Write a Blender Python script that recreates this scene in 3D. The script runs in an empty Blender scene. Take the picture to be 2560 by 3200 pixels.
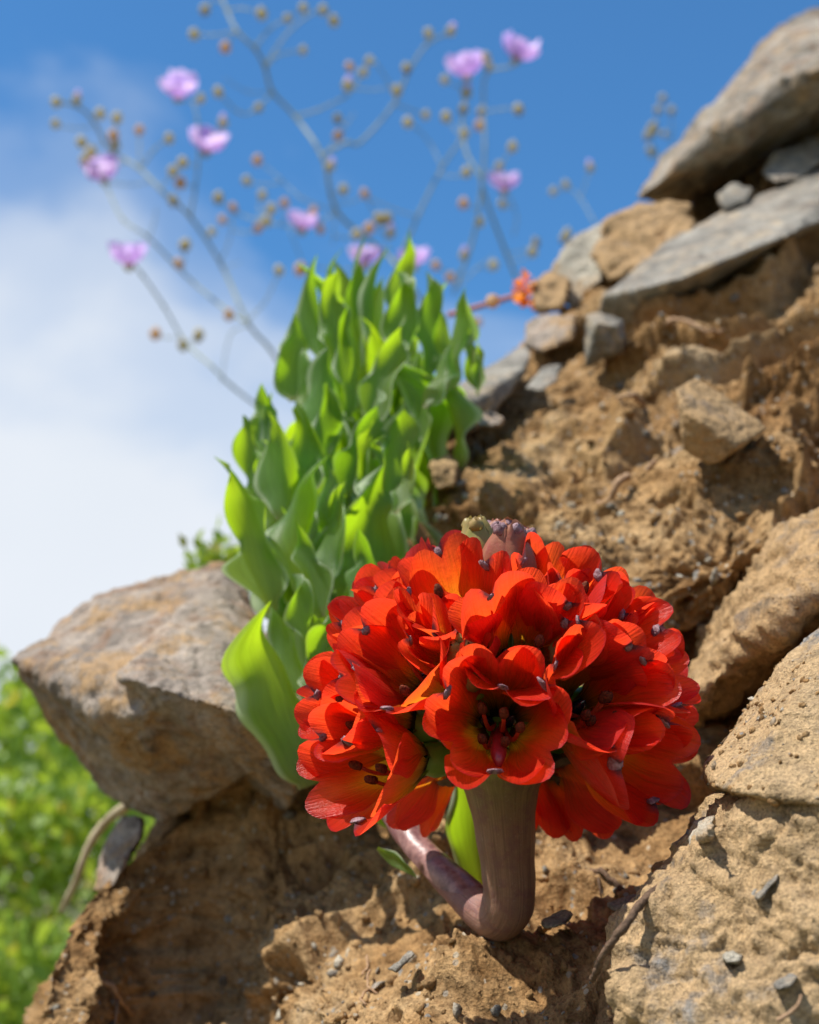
import bpy, bmesh, math, random
import numpy as np
from mathutils import Vector, Matrix, Quaternion
from mathutils.geometry import convex_hull_2d

SC = bpy.context.scene
COL = SC.collection
rnd = random.Random(11)
R = math.radians

# ---------------------------------------------------------------- camera
PITCH = R(15)
CAM = Vector((0, 0, 0.30))
FW = Vector((0, math.cos(PITCH), math.sin(PITCH)))
UP = Vector((0, -math.sin(PITCH), math.cos(PITCH)))
RT = Vector((1, 0, 0))
K = math.tan(R(16.5)) / 1280


def steep(d):
    """the bank is steep: distances past the flower grow more slowly up the slope"""
    return np.where(np.asarray(d) < 0.42, d, 0.42 + (np.asarray(d) - 0.42) * 0.58)


def P(u, v, d):
    """point on or near the bank, d on its unsteepened scale"""
    return PR(u, v, float(steep(d)))


def PR(u, v, d):
    """world point seen at picture point (u, v), d metres in front of the camera"""
    u, v, d = float(u), float(v), float(d)
    return CAM + d * (FW + (u - 1280) * K * RT - (v - 1600) * K * UP)


cd = bpy.data.cameras.new('camera')
cam = bpy.data.objects.new('camera', cd)
COL.objects.link(cam)
cam.location = CAM
cam.rotation_euler = (R(90) + PITCH, 0, 0)
cd.sensor_fit = 'HORIZONTAL'
cd.sensor_width = 24
cd.lens = 12 / math.tan(R(16.5))
cd.clip_start = 0.01
cd.clip_end = 5000
cd.dof.use_dof = True
cd.dof.focus_distance = 0.322
cd.dof.aperture_fstop = 12.7
cd.dof.aperture_blades = 0
SC.camera = cam

# ---------------------------------------------------------------- light
TOSUN = (RT * -0.42 + UP * 0.89 + FW * 0.07).normalized()
sun_el = math.asin(TOSUN.z)
sun_az = math.atan2(TOSUN.x, TOSUN.y)
sd = bpy.data.lights.new('sun', 'SUN')
sd.energy = 5.0
sd.angle = R(0.53)
sd.color = (1.0, 0.95, 0.87)
sun = bpy.data.objects.new('sun', sd)
COL.objects.link(sun)
sun.rotation_euler = TOSUN.to_track_quat('Z', 'Y').to_euler()

W = bpy.data.worlds.new('World')
SC.world = W
W.use_nodes = True
wn = W.node_tree
wn.nodes.clear()


def N(t, typ, **kw):
    n = t.nodes.new(typ)
    for k, v in kw.items():
        if k.startswith('i_'):
            key = k[2:].replace('_', ' ')
            n.inputs[key].default_value = v
        else:
            setattr(n, k, v)
    return n


def L(t, a, b):
    t.links.new(a, b)


def math_node(t, op, a, b=None, c=None, clamp=False):
    n = t.nodes.new('ShaderNodeMath')
    n.operation = op
    n.use_clamp = clamp
    for i, x in enumerate((a, b, c)):
        if x is None:
            continue
        if isinstance(x, (int, float)):
            n.inputs[i].default_value = x
        else:
            t.links.new(x, n.inputs[i])
    return n.outputs[0]


def mix_col(t, fac, a, b, mode='MIX'):
    n = t.nodes.new('ShaderNodeMix')
    n.data_type = 'RGBA'
    n.blend_type = mode
    n.clamp_factor = True
    for idx, x in ((0, fac), (6, a), (7, b)):
        if isinstance(x, (int, float)):
            n.inputs[idx].default_value = x
        elif isinstance(x, tuple):
            n.inputs[idx].default_value = (*x[:3], 1)
        else:
            t.links.new(x, n.inputs[idx])
    return n.outputs[2]


def ramp(t, fac, stops, interp='LINEAR'):
    n = t.nodes.new('ShaderNodeValToRGB')
    n.color_ramp.interpolation = interp
    e = n.color_ramp.elements
    while len(e) < len(stops):
        e.new(0.5)
    for i, (p, c) in enumerate(stops):
        e[i].position = p
        e[i].color = (*c, 1) if isinstance(c, tuple) else (c, c, c, 1)
    t.links.new(fac, n.inputs[0])
    return n.outputs[0]


def noise(t, vec, scale, detail=4, rough=0.55, dist=0.0):
    n = t.nodes.new('ShaderNodeTexNoise')
    n.inputs['Scale'].default_value = scale
    n.inputs['Detail'].default_value = detail
    n.inputs['Roughness'].default_value = rough
    n.inputs['Distortion'].default_value = dist
    if vec is not None:
        t.links.new(vec, n.inputs['Vector'])
    return n.outputs['Fac']


sky = N(wn, 'ShaderNodeTexSky', sky_type='NISHITA', sun_disc=False, sun_elevation=sun_el, sun_rotation=sun_az,
        air_density=1.25, dust_density=0.1, ozone_density=3.2, altitude=1500)
tc = N(wn, 'ShaderNodeTexCoord')
sep = N(wn, 'ShaderNodeSeparateXYZ')
L(wn, tc.outputs['Generated'], sep.inputs[0])
mp = N(wn, 'ShaderNodeMapping')
mp.inputs['Scale'].default_value = (1, 1, 1.7)
mp.inputs['Location'].default_value = (0.3, 0.1, 0.42)
L(wn, tc.outputs['Generated'], mp.inputs[0])
cn = noise(wn, mp.outputs[0], 3.1, 7, 0.52, 0.35)
# a bank of cloud that lies low and to the left (west), thinning out upwards
fx = math_node(wn, 'MULTIPLY', sep.outputs['X'], -1.0)
fz = math_node(wn, 'MULTIPLY', sep.outputs['Z'], -4.2)
f = math_node(wn, 'ADD', math_node(wn, 'ADD', fx, fz), 1.92)
f = math_node(wn, 'ADD', f, math_node(wn, 'MULTIPLY', math_node(wn, 'SUBTRACT', cn, 0.5), 2.2))
cov = ramp(wn, f, [(0.0, 0.0), (0.25, 0.20), (0.6, 0.70), (1.0, 1.0)], 'EASE')
cn2 = noise(wn, mp.outputs[0], 2.2, 3, 0.5)
ccol = mix_col(wn, cn2, (5.6, 6.3, 7.2), (8.0, 8.3, 8.8))
skyc = mix_col(wn, 1.0, sky.outputs[0], (0.62, 1.16, 1.46), 'MULTIPLY')
wc = mix_col(wn, cov, skyc, ccol)
bg = N(wn, 'ShaderNodeBackground')
bg.inputs['Strength'].default_value = 0.080
L(wn, wc, bg.inputs['Color'])
wo = N(wn, 'ShaderNodeOutputWorld')
L(wn, bg.outputs[0], wo.inputs['Surface'])

SC.view_settings.view_transform = 'Standard'
SC.view_settings.look = 'None'
SC.view_settings.exposure = 0.52
SC.view_settings.gamma = 1.0
SC.view_settings.use_curve_mapping = False
SC.render.engine = 'CYCLES'
SC.cycles.max_bounces = 8
SC.cycles.diffuse_bounces = 4
SC.cycles.transmission_bounces = 6
SC.cycles.transparent_max_bounces = 6
SC.cycles.use_denoising = True
SC.cycles.sample_clamp_indirect = 6


# ---------------------------------------------------------------- materials
def new_mat(name):
    m = bpy.data.materials.new(name)
    m.use_nodes = True
    t = m.node_tree
    t.nodes.clear()
    out = N(t, 'ShaderNodeOutputMaterial')
    return m, t, out


def pos(t):
    return t.nodes.new('ShaderNodeNewGeometry').outputs['Position']


def bump(t, h, strength, dist, normal=None):
    n = t.nodes.new('ShaderNodeBump')
    n.inputs['Strength'].default_value = strength
    n.inputs['Distance'].default_value = dist
    t.links.new(h, n.inputs['Height'])
    if normal is not None:
        t.links.new(normal, n.inputs['Normal'])
    return n.outputs[0]


def soil_material():
    m, t, out = new_mat('crumbly_soil')
    p = pos(t)
    big = noise(t, p, 22, 5, 0.6)
    mid = noise(t, p, 140, 6, 0.62)
    fine = noise(t, p, 900, 5, 0.65)
    c1 = ramp(t, big, [(0.30, (0.24, 0.125, 0.048)), (0.46, (0.37, 0.220, 0.096)), (0.60, (0.45, 0.295, 0.148)), (0.75, (0.43, 0.325, 0.205))])
    c2 = ramp(t, mid, [(0.28, (0.36, 0.31, 0.25)), (0.5, (0.88, 0.88, 0.86)), (0.72, (1.18, 1.16, 1.10))])
    c = mix_col(t, 1.0, c1, c2, 'MULTIPLY')
    g = ramp(t, fine, [(0.33, 0.55), (0.5, 0.95), (0.7, 1.22)])
    c = mix_col(t, 1.0, c, g, 'MULTIPLY')
    # small embedded grit: pale, grey and rusty grains
    vo = N(t, 'ShaderNodeTexVoronoi')
    vo.inputs['Scale'].default_value = 420
    L(t, p, vo.inputs['Vector'])
    sepc = N(t, 'ShaderNodeSeparateColor')
    L(t, vo.outputs['Color'], sepc.inputs[0])
    grit = math_node(t, 'MULTIPLY', math_node(t, 'GREATER_THAN', sepc.outputs[0], 0.86), math_node(t, 'LESS_THAN', vo.outputs['Distance'], 0.36))
    gcol = ramp(t, sepc.outputs[1], [(0.0, (0.20, 0.21, 0.21)), (0.5, (0.34, 0.29, 0.22)), (1.0, (0.5, 0.44, 0.33))])
    c = mix_col(t, math_node(t, 'MULTIPLY', grit, 0.8), c, gcol)
    b = N(t, 'ShaderNodeBsdfPrincipled')
    b.inputs['Roughness'].default_value = 0.95
    b.inputs['Specular IOR Level'].default_value = 0.12
    L(t, c, b.inputs['Base Color'])
    vb = N(t, 'ShaderNodeTexVoronoi')
    vb.inputs['Scale'].default_value = 330
    L(t, p, vb.inputs['Vector'])
    n1 = bump(t, mid, 0.95, 0.0040)
    n2 = bump(t, math_node(t, 'SUBTRACT', 1.0, vb.outputs['Distance']), 0.45, 0.0014, n1)
    n3 = bump(t, fine, 0.8, 0.0009, n2)
    L(t, n3, b.inputs['Normal'])
    L(t, b.outputs[0], out.inputs['Surface'])
    return m


def rock_material(name, base, dust, dust_amt, bands=0.0, rust=0.3, scale=1.0):
    m, t, out = new_mat(name)
    p = pos(t)
    if bands:
        mpn = N(t, 'ShaderNodeMapping')
        mpn.inputs['Rotation'].default_value = (0.3, 0.7, 0.2)
        mpn.inputs['Scale'].default_value = (1, 1, 3.5)
        L(t, p, mpn.inputs[0])
        q = mpn.outputs[0]
    else:
        q = p
    big = noise(t, q, 26 * scale, 6, 0.62, 0.6)
    mid = noise(t, p, 150 * scale, 6, 0.68)
    fine = noise(t, p, 1300, 4, 0.7)
    dk = tuple(x * 0.55 for x in base)
    lt = tuple(min(1, x * 1.45) for x in base)
    c = ramp(t, big, [(0.32, dk), (0.5, base), (0.68, lt)])
    rs = ramp(t, noise(t, p, 60 * scale, 5, 0.6, 0.5), [(0.5, 0.0), (0.68, 1.0)])
    c = mix_col(t, math_node(t, 'MULTIPLY', rs, rust), c, (0.26, 0.13, 0.055))
    dm = math_node(t, 'ADD', math_node(t, 'MULTIPLY', noise(t, p, 34 * scale, 6, 0.66, 0.4), 0.75), math_node(t, 'MULTIPLY', mid, 0.35))
    dmask = ramp(t, dm, [(0.64 - dust_amt * 0.3, 0.0), (0.70 - dust_amt * 0.22, 1.0)])
    c = mix_col(t, math_node(t, 'MULTIPLY', dmask, 0.88), c, dust)
    sp = ramp(t, fine, [(0.30, 0.42), (0.46, 0.95), (0.68, 1.4)])
    c = mix_col(t, 1.0, c, sp, 'MULTIPLY')
    sp2 = ramp(t, mid, [(0.3, 0.50), (0.46, 0.92), (0.7, 1.2)])
    c = mix_col(t, 1.0, c, sp2, 'MULTIPLY')
    b = N(t, 'ShaderNodeBsdfPrincipled')
    b.inputs['Roughness'].default_value = 0.8
    b.inputs['Specular IOR Level'].default_value = 0.3
    L(t, c, b.inputs['Base Color'])
    n1 = bump(t, mid, 0.8, 0.0034)
    n2 = bump(t, fine, 0.9, 0.0008, n1)
    n2 = bump(t, noise(t, p, 480, 4, 0.7), 0.7, 0.0016, n2)
    L(t, n2, b.inputs['Normal'])
    L(t, b.outputs[0], out.inputs['Surface'])
    return m


def uvs(t):
    u = N(t, 'ShaderNodeUVMap')
    s = N(t, 'ShaderNodeSeparateXYZ')
    L(t, u.outputs[0], s.inputs[0])
    return s.outputs[0], s.outputs[1], u.outputs[0]


def translucent(t, out, col, tcol, fac, rough=0.45, spec=0.4, normal=None, coat=0.0):
    b = N(t, 'ShaderNodeBsdfPrincipled')
    b.inputs['Roughness'].default_value = rough
    b.inputs['Specular IOR Level'].default_value = spec
    b.inputs['Coat Weight'].default_value = coat
    tr = N(t, 'ShaderNodeBsdfTranslucent')
    mx = N(t, 'ShaderNodeMixShader')
    for x, s in ((col, b.inputs['Base Color']), (tcol, tr.inputs['Color']), (fac, mx.inputs[0])):
        if isinstance(x, tuple):
            s.default_value = (*x, 1)
        elif isinstance(x, (int, float)):
            s.default_value = x
        else:
            L(t, x, s)
    if normal is not None:
        L(t, normal, b.inputs['Normal'])
        L(t, normal, tr.inputs['Normal'])
    L(t, b.outputs[0], mx.inputs[1])
    L(t, tr.outputs[0], mx.inputs[2])
    L(t, mx.outputs[0], out.inputs['Surface'])


def petal_material(inner):
    m, t, out = new_mat('inner_petal' if inner else 'outer_petal')
    s, w, uv = uvs(t)                         # s: base 0 to tip 1, w: 0..1 across
    mp = N(t, 'ShaderNodeMapping')
    mp.inputs['Scale'].default_value = (1.3, 17, 1)
    L(t, uv, mp.inputs[0])
    oi = N(t, 'ShaderNodeObjectInfo')
    cmb = N(t, 'ShaderNodeVectorMath', operation='ADD')
    L(t, mp.outputs[0], cmb.inputs[0])
    rv = N(t, 'ShaderNodeCombineXYZ')
    L(t, math_node(t, 'MULTIPLY', oi.outputs['Random'], 40.0), rv.inputs[2])
    L(t, rv.outputs[0], cmb.inputs[1])
    vein = noise(t, cmb.outputs[0], 2.2, 4, 0.6)
    sn = math_node(t, 'ADD', s, math_node(t, 'MULTIPLY', math_node(t, 'SUBTRACT', vein, 0.5), 0.22))
    sn = math_node(t, 'ADD', sn, math_node(t, 'MULTIPLY', math_node(t, 'SUBTRACT', oi.outputs['Random'], 0.5), 0.06))
    if inner:
        col = ramp(t, sn, [(0.0, (0.012, 0.006, 0.008)), (0.13, (0.016, 0.008, 0.007)), (0.24, (0.20, 0.10, 0.01)), (0.38, (0.62, 0.16, 0.012)), (0.72, (0.80, 0.066, 0.016)), (1.0, (0.78, 0.038, 0.024))])
        tco = ramp(t, sn, [(0.0, (0.02, 0.008, 0.004)), (0.13, (0.06, 0.02, 0.003)), (0.25, (0.72, 0.42, 0.02)), (0.42, (0.96, 0.36, 0.014)), (0.72, (0.98, 0.155, 0.014)), (1.0, (0.97, 0.088, 0.022))])
    else:
        col = ramp(t, sn, [(0.0, (0.10, 0.12, 0.02)), (0.12, (0.02, 0.012, 0.008)), (0.22, (0.08, 0.04, 0.008)), (0.34, (0.42, 0.075, 0.012)), (0.66, (0.72, 0.046, 0.012)), (1.0, (0.70, 0.030, 0.016))])
        tco = ramp(t, sn, [(0.0, (0.3, 0.4, 0.03)), (0.13, (0.06, 0.03, 0.004)), (0.24, (0.50, 0.24, 0.012)), (0.38, (0.94, 0.22, 0.012)), (0.7, (0.98, 0.102, 0.016)), (1.0, (0.95, 0.060, 0.022))])
    vr = ramp(t, vein, [(0.3, 0.80), (0.5, 0.98), (0.7, 1.09)])
    col = mix_col(t, 1.0, col, vr, 'MULTIPLY')
    tco = mix_col(t, 1.0, tco, vr, 'MULTIPLY')
    # darker crimson margin line
    e = math_node(t, 'MULTIPLY', math_node(t, 'ABSOLUTE', math_node(t, 'SUBTRACT', w, 0.5)), 2.0)
    edge = math_node(t, 'MAXIMUM', math_node(t, 'GREATER_THAN', e, 0.965), math_node(t, 'GREATER_THAN', s, 0.975))
    edge = math_node(t, 'MULTIPLY', edge, math_node(t, 'GREATER_THAN', s, 0.45))
    col = mix_col(t, math_node(t, 'MULTIPLY', edge, 0.6), col, (0.42, 0.02, 0.04))
    geo = t.nodes.new('ShaderNodeNewGeometry')
    outside = math_node(t, 'SUBTRACT', 1.0, geo.outputs['Backfacing'])
    far = ramp(t, s, [(0.45, 0.0), (0.75, 1.0)])
    col = mix_col(t, math_node(t, 'MULTIPLY', math_node(t, 'MULTIPLY', outside, far), 0.62), col, (0.66, 0.060, 0.058))
    spots = ramp(t, noise(t, pos(t), 700, 3, 0.6), [(0.66, 0.0), (0.72, 0.5)])
    col = mix_col(t, spots, col, (0.30, 0.02, 0.015))
    if not inner:
        cx_ = ramp(t, math_node(t, 'ADD', e, math_node(t, 'MULTIPLY', noise(t, pos(t), 900, 3, 0.6), 0.16)), [(0.16, 1.0), (0.30, 0.0)])
        tipm = math_node(t, 'MULTIPLY', cx_, ramp(t, s, [(0.84, 0.0), (0.95, 1.0)]))
        col = mix_col(t, tipm, col, (0.20, 0.10, 0.12))
        tco = mix_col(t, tipm, tco, (0.12, 0.03, 0.03))
    gn = bump(t, noise(t, pos(t), 2600, 2, 0.5), 0.14, 0.0003)
    gn = bump(t, vein, 0.5, 0.0010, gn)
    gn = bump(t, noise(t, pos(t), 260, 3, 0.55), 0.35, 0.0010, gn)
    translucent(t, out, col, tco, 0.66, 0.30, 0.60, gn, 0.0)
    return m


def leaf_material(name, c0, c1, tl0, tl1, fac=0.5, rough=0.42, edge=None):
    m, t, out = new_mat(name)
    s, w, uv = uvs(t)
    mp = N(t, 'ShaderNodeMapping')
    mp.inputs['Scale'].default_value = (0.8, 26, 1)
    L(t, uv, mp.inputs[0])
    vein = noise(t, mp.outputs[0], 2.0, 3, 0.6)
    blot = noise(t, pos(t), 55, 4, 0.6)
    oi = N(t, 'ShaderNodeObjectInfo')
    f = math_node(t, 'ADD', math_node(t, 'MULTIPLY', blot, 0.8), math_node(t, 'MULTIPLY', oi.outputs['Random'], 0.6))
    f = math_node(t, 'SUBTRACT', f, 0.2, clamp=True)
    col = mix_col(t, f, c0, c1)
    tco = mix_col(t, f, tl0, tl1)
    vr = ramp(t, vein, [(0.3, 0.78), (0.6, 1.08)])
    col = mix_col(t, 1.0, col, vr, 'MULTIPLY')
    tco = mix_col(t, 1.0, tco, vr, 'MULTIPLY')
    if edge:
        e = math_node(t, 'MULTIPLY', math_node(t, 'ABSOLUTE', math_node(t, 'SUBTRACT', w, 0.5)), 2.0)
        lit_rim = ramp(t, e, [(0.80, 0.0), (0.93, 1.0)])  # pale glaucous margin, with the rim highlight painted into the colour
        mid = ramp(t, e, [(0.0, 0.5), (0.05, 0.0)])
        col = mix_col(t, lit_rim, col, edge)
        col = mix_col(t, mid, col, (0.16, 0.24, 0.10))
        red = ramp(t, s, [(0.0, 1.0), (0.13, 0.0)])
        col = mix_col(t, math_node(t, 'MULTIPLY', red, 0.7), col, (0.16, 0.05, 0.04))
    gn = bump(t, vein, 0.35, 0.0012)
    translucent(t, out, col, tco, fac, rough, 0.45, gn)
    return m


def plain(name, c0, c1, scale=200, rough=0.6, spec=0.3, bd=0.0006, bs=0.4, tl=0.0, stretch=None, sss=0.0):
    m, t, out = new_mat(name)
    if stretch:
        s, w, uv = uvs(t)
        mp = N(t, 'ShaderNodeMapping')
        mp.inputs['Scale'].default_value = stretch
        L(t, uv, mp.inputs[0])
        n = noise(t, mp.outputs[0], scale, 5, 0.62)
    else:
        n = noise(t, pos(t), scale, 5, 0.62)
    c = ramp(t, n, [(0.3, c0), (0.7, c1)])
    if tl:
        tc_ = mix_col(t, 1.0, c, (1.5, 1.5, 1.3), 'MULTIPLY')
        translucent(t, out, c, tc_, tl, rough, spec, bump(t, n, bs, bd))
    else:
        b = N(t, 'ShaderNodeBsdfPrincipled')
        b.inputs['Roughness'].default_value = rough
        b.inputs['Specular IOR Level'].default_value = spec
        b.inputs['Subsurface Weight'].default_value = sss
        b.inputs['Subsurface Scale'].default_value = 0.004
        L(t, c, b.inputs['Base Color'])
        L(t, bump(t, n, bs, bd), b.inputs['Normal'])
        L(t, b.outputs[0], out.inputs['Surface'])
    return m


def stem_material():
    m, t, out = new_mat('thick_stem')
    s, w, uv = uvs(t)
    mp = N(t, 'ShaderNodeMapping')
    mp.inputs['Scale'].default_value = (5, 90, 1)
    L(t, uv, mp.inputs[0])
    n = noise(t, mp.outputs[0], 1.0, 5, 0.65)
    n2 = noise(t, pos(t), 240, 5, 0.65)
    n3 = noise(t, pos(t), 1900, 3, 0.6)
    base = ramp(t, s, [(0.0, (0.24, 0.25, 0.06)), (0.10, (0.23, 0.19, 0.07)), (0.22, (0.25, 0.145, 0.085)), (0.50, (0.27, 0.145, 0.10)), (0.62, (0.24, 0.105, 0.09)), (1.0, (0.17, 0.065, 0.06))])
    st = ramp(t, n, [(0.3, 0.52), (0.5, 0.92), (0.7, 1.25)])
    c = mix_col(t, 1.0, base, st, 'MULTIPLY')
    c = mix_col(t, ramp(t, n2, [(0.48, 0.0), (0.64, 0.6)]), c, (0.17, 0.07, 0.07))
    c = mix_col(t, ramp(t, n3, [(0.62, 0.0), (0.72, 0.35)]), c, (0.42, 0.36, 0.28))
    b = N(t, 'ShaderNodeBsdfPrincipled')
    b.inputs['Roughness'].default_value = 0.5
    b.inputs['Specular IOR Level'].default_value = 0.4
    b.inputs['Subsurface Weight'].default_value = 0.15
    b.inputs['Subsurface Scale'].default_value = 0.003
    L(t, c, b.inputs['Base Color'])
    L(t, bump(t, n2, 0.5, 0.0008, bump(t, n, 0.4, 0.0006)), b.inputs['Normal'])
    L(t, b.outputs[0], out.inputs['Surface'])
    return m


M = {}
M['soil'] = soil_material()
M['rock_grey'] = rock_material('grey_slate', (0.27, 0.25, 0.21), (0.40, 0.32, 0.22), 0.2, 0, 0.25)
M['rock_brown'] = rock_material('brown_boulder', (0.37, 0.305, 0.245), (0.40, 0.25, 0.115), 0.30, 0, 0.8)
M['rock_over'] = rock_material('overhang_boulder', (0.30, 0.265, 0.215), (0.34, 0.24, 0.14), 0.25, 0, 0.6)
M['rock_dusty'] = rock_material('dusty_boulder', (0.235, 0.245, 0.245), (0.48, 0.32, 0.15), 0.70, 1, 0.2)
M['rock_tan'] = rock_material('tan_rock', (0.32, 0.25, 0.18), (0.46, 0.29, 0.13), 0.75, 1, 0.5)
M['rock_crust'] = rock_material('crusted_boulder', (0.235, 0.245, 0.245), (0.47, 0.31, 0.145), 0.82, 1, 0.25)
M['rock_pale'] = rock_material('pale_rock', (0.46, 0.42, 0.33), (0.40, 0.28, 0.16), 0.2, 0, 0.3)
M['petal_in'] = petal_material(True)
M['petal_out'] = petal_material(False)
M['callus'] = plain('petal_tip', (0.13, 0.045, 0.055), (0.36, 0.24, 0.26), 900, 0.6, 0.3, 0.0008, 0.9)
M['leaf'] = leaf_material('glaucous_leaf', (0.085, 0.16, 0.045), (0.14, 0.22, 0.09), (0.32, 0.62, 0.012), (0.58, 0.80, 0.014), 0.56, 0.38, (0.52, 0.60, 0.40))
M['bush_gap_shade'] = leaf_material('gap_shade_leaf', (0.03, 0.07, 0.012), (0.07, 0.12, 0.02), (0.10, 0.20, 0.012), (0.20, 0.30, 0.03), 0.4, 0.45)  # shade in the gaps between the shrubs, painted as a darker leaf colour
M['bush_yellow'] = leaf_material('yellow_bush_leaf', (0.32, 0.34, 0.06), (0.45, 0.36, 0.09), (0.75, 0.75, 0.07), (0.85, 0.6, 0.08), 0.45, 0.45)
M['bush'] = leaf_material('bush_leaf', (0.12, 0.24, 0.03), (0.28, 0.38, 0.06), (0.34, 0.54, 0.03), (0.66, 0.72, 0.07), 0.45, 0.4)
M['stem'] = stem_material()
M['pedicel'] = plain('pedicel', (0.13, 0.17, 0.035), (0.25, 0.26, 0.07), 120, 0.5, 0.4, 0.0004, 0.3, 0.2)
M['ovary'] = plain('ovary', (0.12, 0.22, 0.03), (0.22, 0.33, 0.05), 90, 0.42, 0.45, 0.0004, 0.3, 0.25)
M['bract'] = plain('withered_bract', (0.055, 0.035, 0.022), (0.17, 0.11, 0.07), 400, 0.7, 0.2, 0.0008, 0.8)
M['filament'] = plain('filament', (0.45, 0.05, 0.02), (0.62, 0.10, 0.04), 300, 0.4, 0.4, 0.0002, 0.2, 0.35)
M['anther'] = plain('anther', (0.035, 0.006, 0.005), (0.22, 0.055, 0.02), 1800, 0.85, 0.2, 0.0004, 1.0)
M['pistil'] = plain('pistil', (0.20, 0.008, 0.012), (0.36, 0.02, 0.02), 300, 0.35, 0.5, 0.0003, 0.3)
M['bud_green'] = plain('green_bud', (0.20, 0.23, 0.045), (0.40, 0.22, 0.09), 130, 0.45, 0.4, 0.0006, 0.4, 0.2)
M['bud_red'] = plain('red_bud', (0.28, 0.055, 0.045), (0.34, 0.16, 0.07), 150, 0.5, 0.4, 0.0007, 0.6, 0.12)
M['sheath'] = plain('purple_sheath', (0.085, 0.026, 0.024), (0.33, 0.18, 0.15), 330, 0.38, 0.5, 0.0006, 0.4)
M['wild_stem'] = plain('wild_stem', (0.22, 0.27, 0.19), (0.36, 0.38, 0.28), 60, 0.6, 0.3)
M['wild_red'] = plain('wild_red', (0.30, 0.10, 0.11), (0.45, 0.2, 0.16), 60, 0.6, 0.3)
M['wild_bud'] = plain('wild_bud', (0.36, 0.31, 0.16), (0.66, 0.60, 0.42), 260, 0.6, 0.3, 0.001, 0.5, 0.5)
M['wild_bud_brown'] = plain('wild_bud_brown', (0.48, 0.29, 0.15), (0.70, 0.52, 0.32), 260, 0.6, 0.3, 0.001, 0.5, 0.45)
M['wild_tip'] = plain('wild_bud_tip', (0.09, 0.05, 0.10), (0.26, 0.16, 0.24), 260, 0.6, 0.3, 0.001, 0.5)
M['wild_petal'] = plain('pink_petal', (0.58, 0.42, 0.80), (0.76, 0.62, 0.92), 60, 0.5, 0.3, 0.0005, 0.2, 0.45)
M['wild_eye'] = plain('flower_eye', (0.18, 0.13, 0.02), (0.45, 0.34, 0.08), 400, 0.7, 0.2, 0.001, 0.6)
M['orange_petal'] = plain('orange_petal', (0.75, 0.22, 0.03), (0.85, 0.38, 0.08), 90, 0.5, 0.3, 0.0005, 0.2, 0.4)
M['twig'] = plain('dark_twig', (0.045, 0.028, 0.018), (0.19, 0.12, 0.075), 500, 0.8, 0.2, 0.001, 0.9)
M['root'] = plain('pale_root', (0.22, 0.125, 0.065), (0.42, 0.28, 0.17), 300, 0.8, 0.2, 0.0008, 0.7)
M['straw'] = plain('dry_straw', (0.30, 0.24, 0.14), (0.48, 0.40, 0.26), 90, 0.6, 0.3)
M['nectar'] = plain('nectary', (0.004, 0.004, 0.008), (0.012, 0.012, 0.03), 200, 0.08, 0.8, 0.0002, 0.2)


def ground_material():
    m, t, out = new_mat('valley_ground')
    p = pos(t)
    n = noise(t, p, 0.35, 8, 0.65)
    n2 = noise(t, p, 6.0, 8, 0.7)
    c = ramp(t, n, [(0.35, (0.05, 0.075, 0.02)), (0.5, (0.11, 0.12, 0.04)), (0.65, (0.24, 0.17, 0.09))])
    c = mix_col(t, 1.0, c, ramp(t, n2, [(0.3, 0.5), (0.7, 1.25)]), 'MULTIPLY')
    b = N(t, 'ShaderNodeBsdfPrincipled')
    b.inputs['Roughness'].default_value = 0.95
    L(t, c, b.inputs['Base Color'])
    L(t, bump(t, n2, 0.8, 0.05), b.inputs['Normal'])
    L(t, b.outputs[0], out.inputs['Surface'])
    return m


M['ground'] = ground_material()

# ---------------------------------------------------------------- numpy noise


def _hash(ix, iy, iz, seed):
    h = (ix.astype(np.int64) * 374761393 + iy.astype(np.int64) * 668265263 + iz.astype(np.int64) * 2147483647 + seed * 974711) & 0xFFFFFFFF
    h = ((h ^ (h >> 13)) * 1274126177) & 0xFFFFFFFF
    h = ((h ^ (h >> 16)) * 2246822519) & 0xFFFFFFFF
    return h ^ (h >> 15)


def gnoise(p, seed=0):
    """gradient noise, about -1..1; p is (n, 3)"""
    i = np.floor(p)
    f = p - i
    i = i.astype(np.int64)
    w = f * f * f * (f * (f * 6 - 15) + 10)
    res = 0
    for dx in (0, 1):
        wx = w[:, 0] if dx else 1 - w[:, 0]
        for dy in (0, 1):
            wy = w[:, 1] if dy else 1 - w[:, 1]
            for dz in (0, 1):
                wz = w[:, 2] if dz else 1 - w[:, 2]
                h = _hash(i[:, 0] + dx, i[:, 1] + dy, i[:, 2] + dz, seed)
                gx = ((h & 1023) / 511.5) - 1
                gy = (((h >> 10) & 1023) / 511.5) - 1
                gz = (((h >> 20) & 1023) / 511.5) - 1
                res = res + wx * wy * wz * (gx * (f[:, 0] - dx) + gy * (f[:, 1] - dy) + gz * (f[:, 2] - dz))
    return res * 1.1


def fbm(p, octv, seed=0, gain=0.5):
    a, r = 1.0, 0
    for k in range(octv):
        r = r + a * gnoise(p * (2.03 ** k) + 17.3 * k, seed + k)
        a *= gain
    return r


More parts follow.
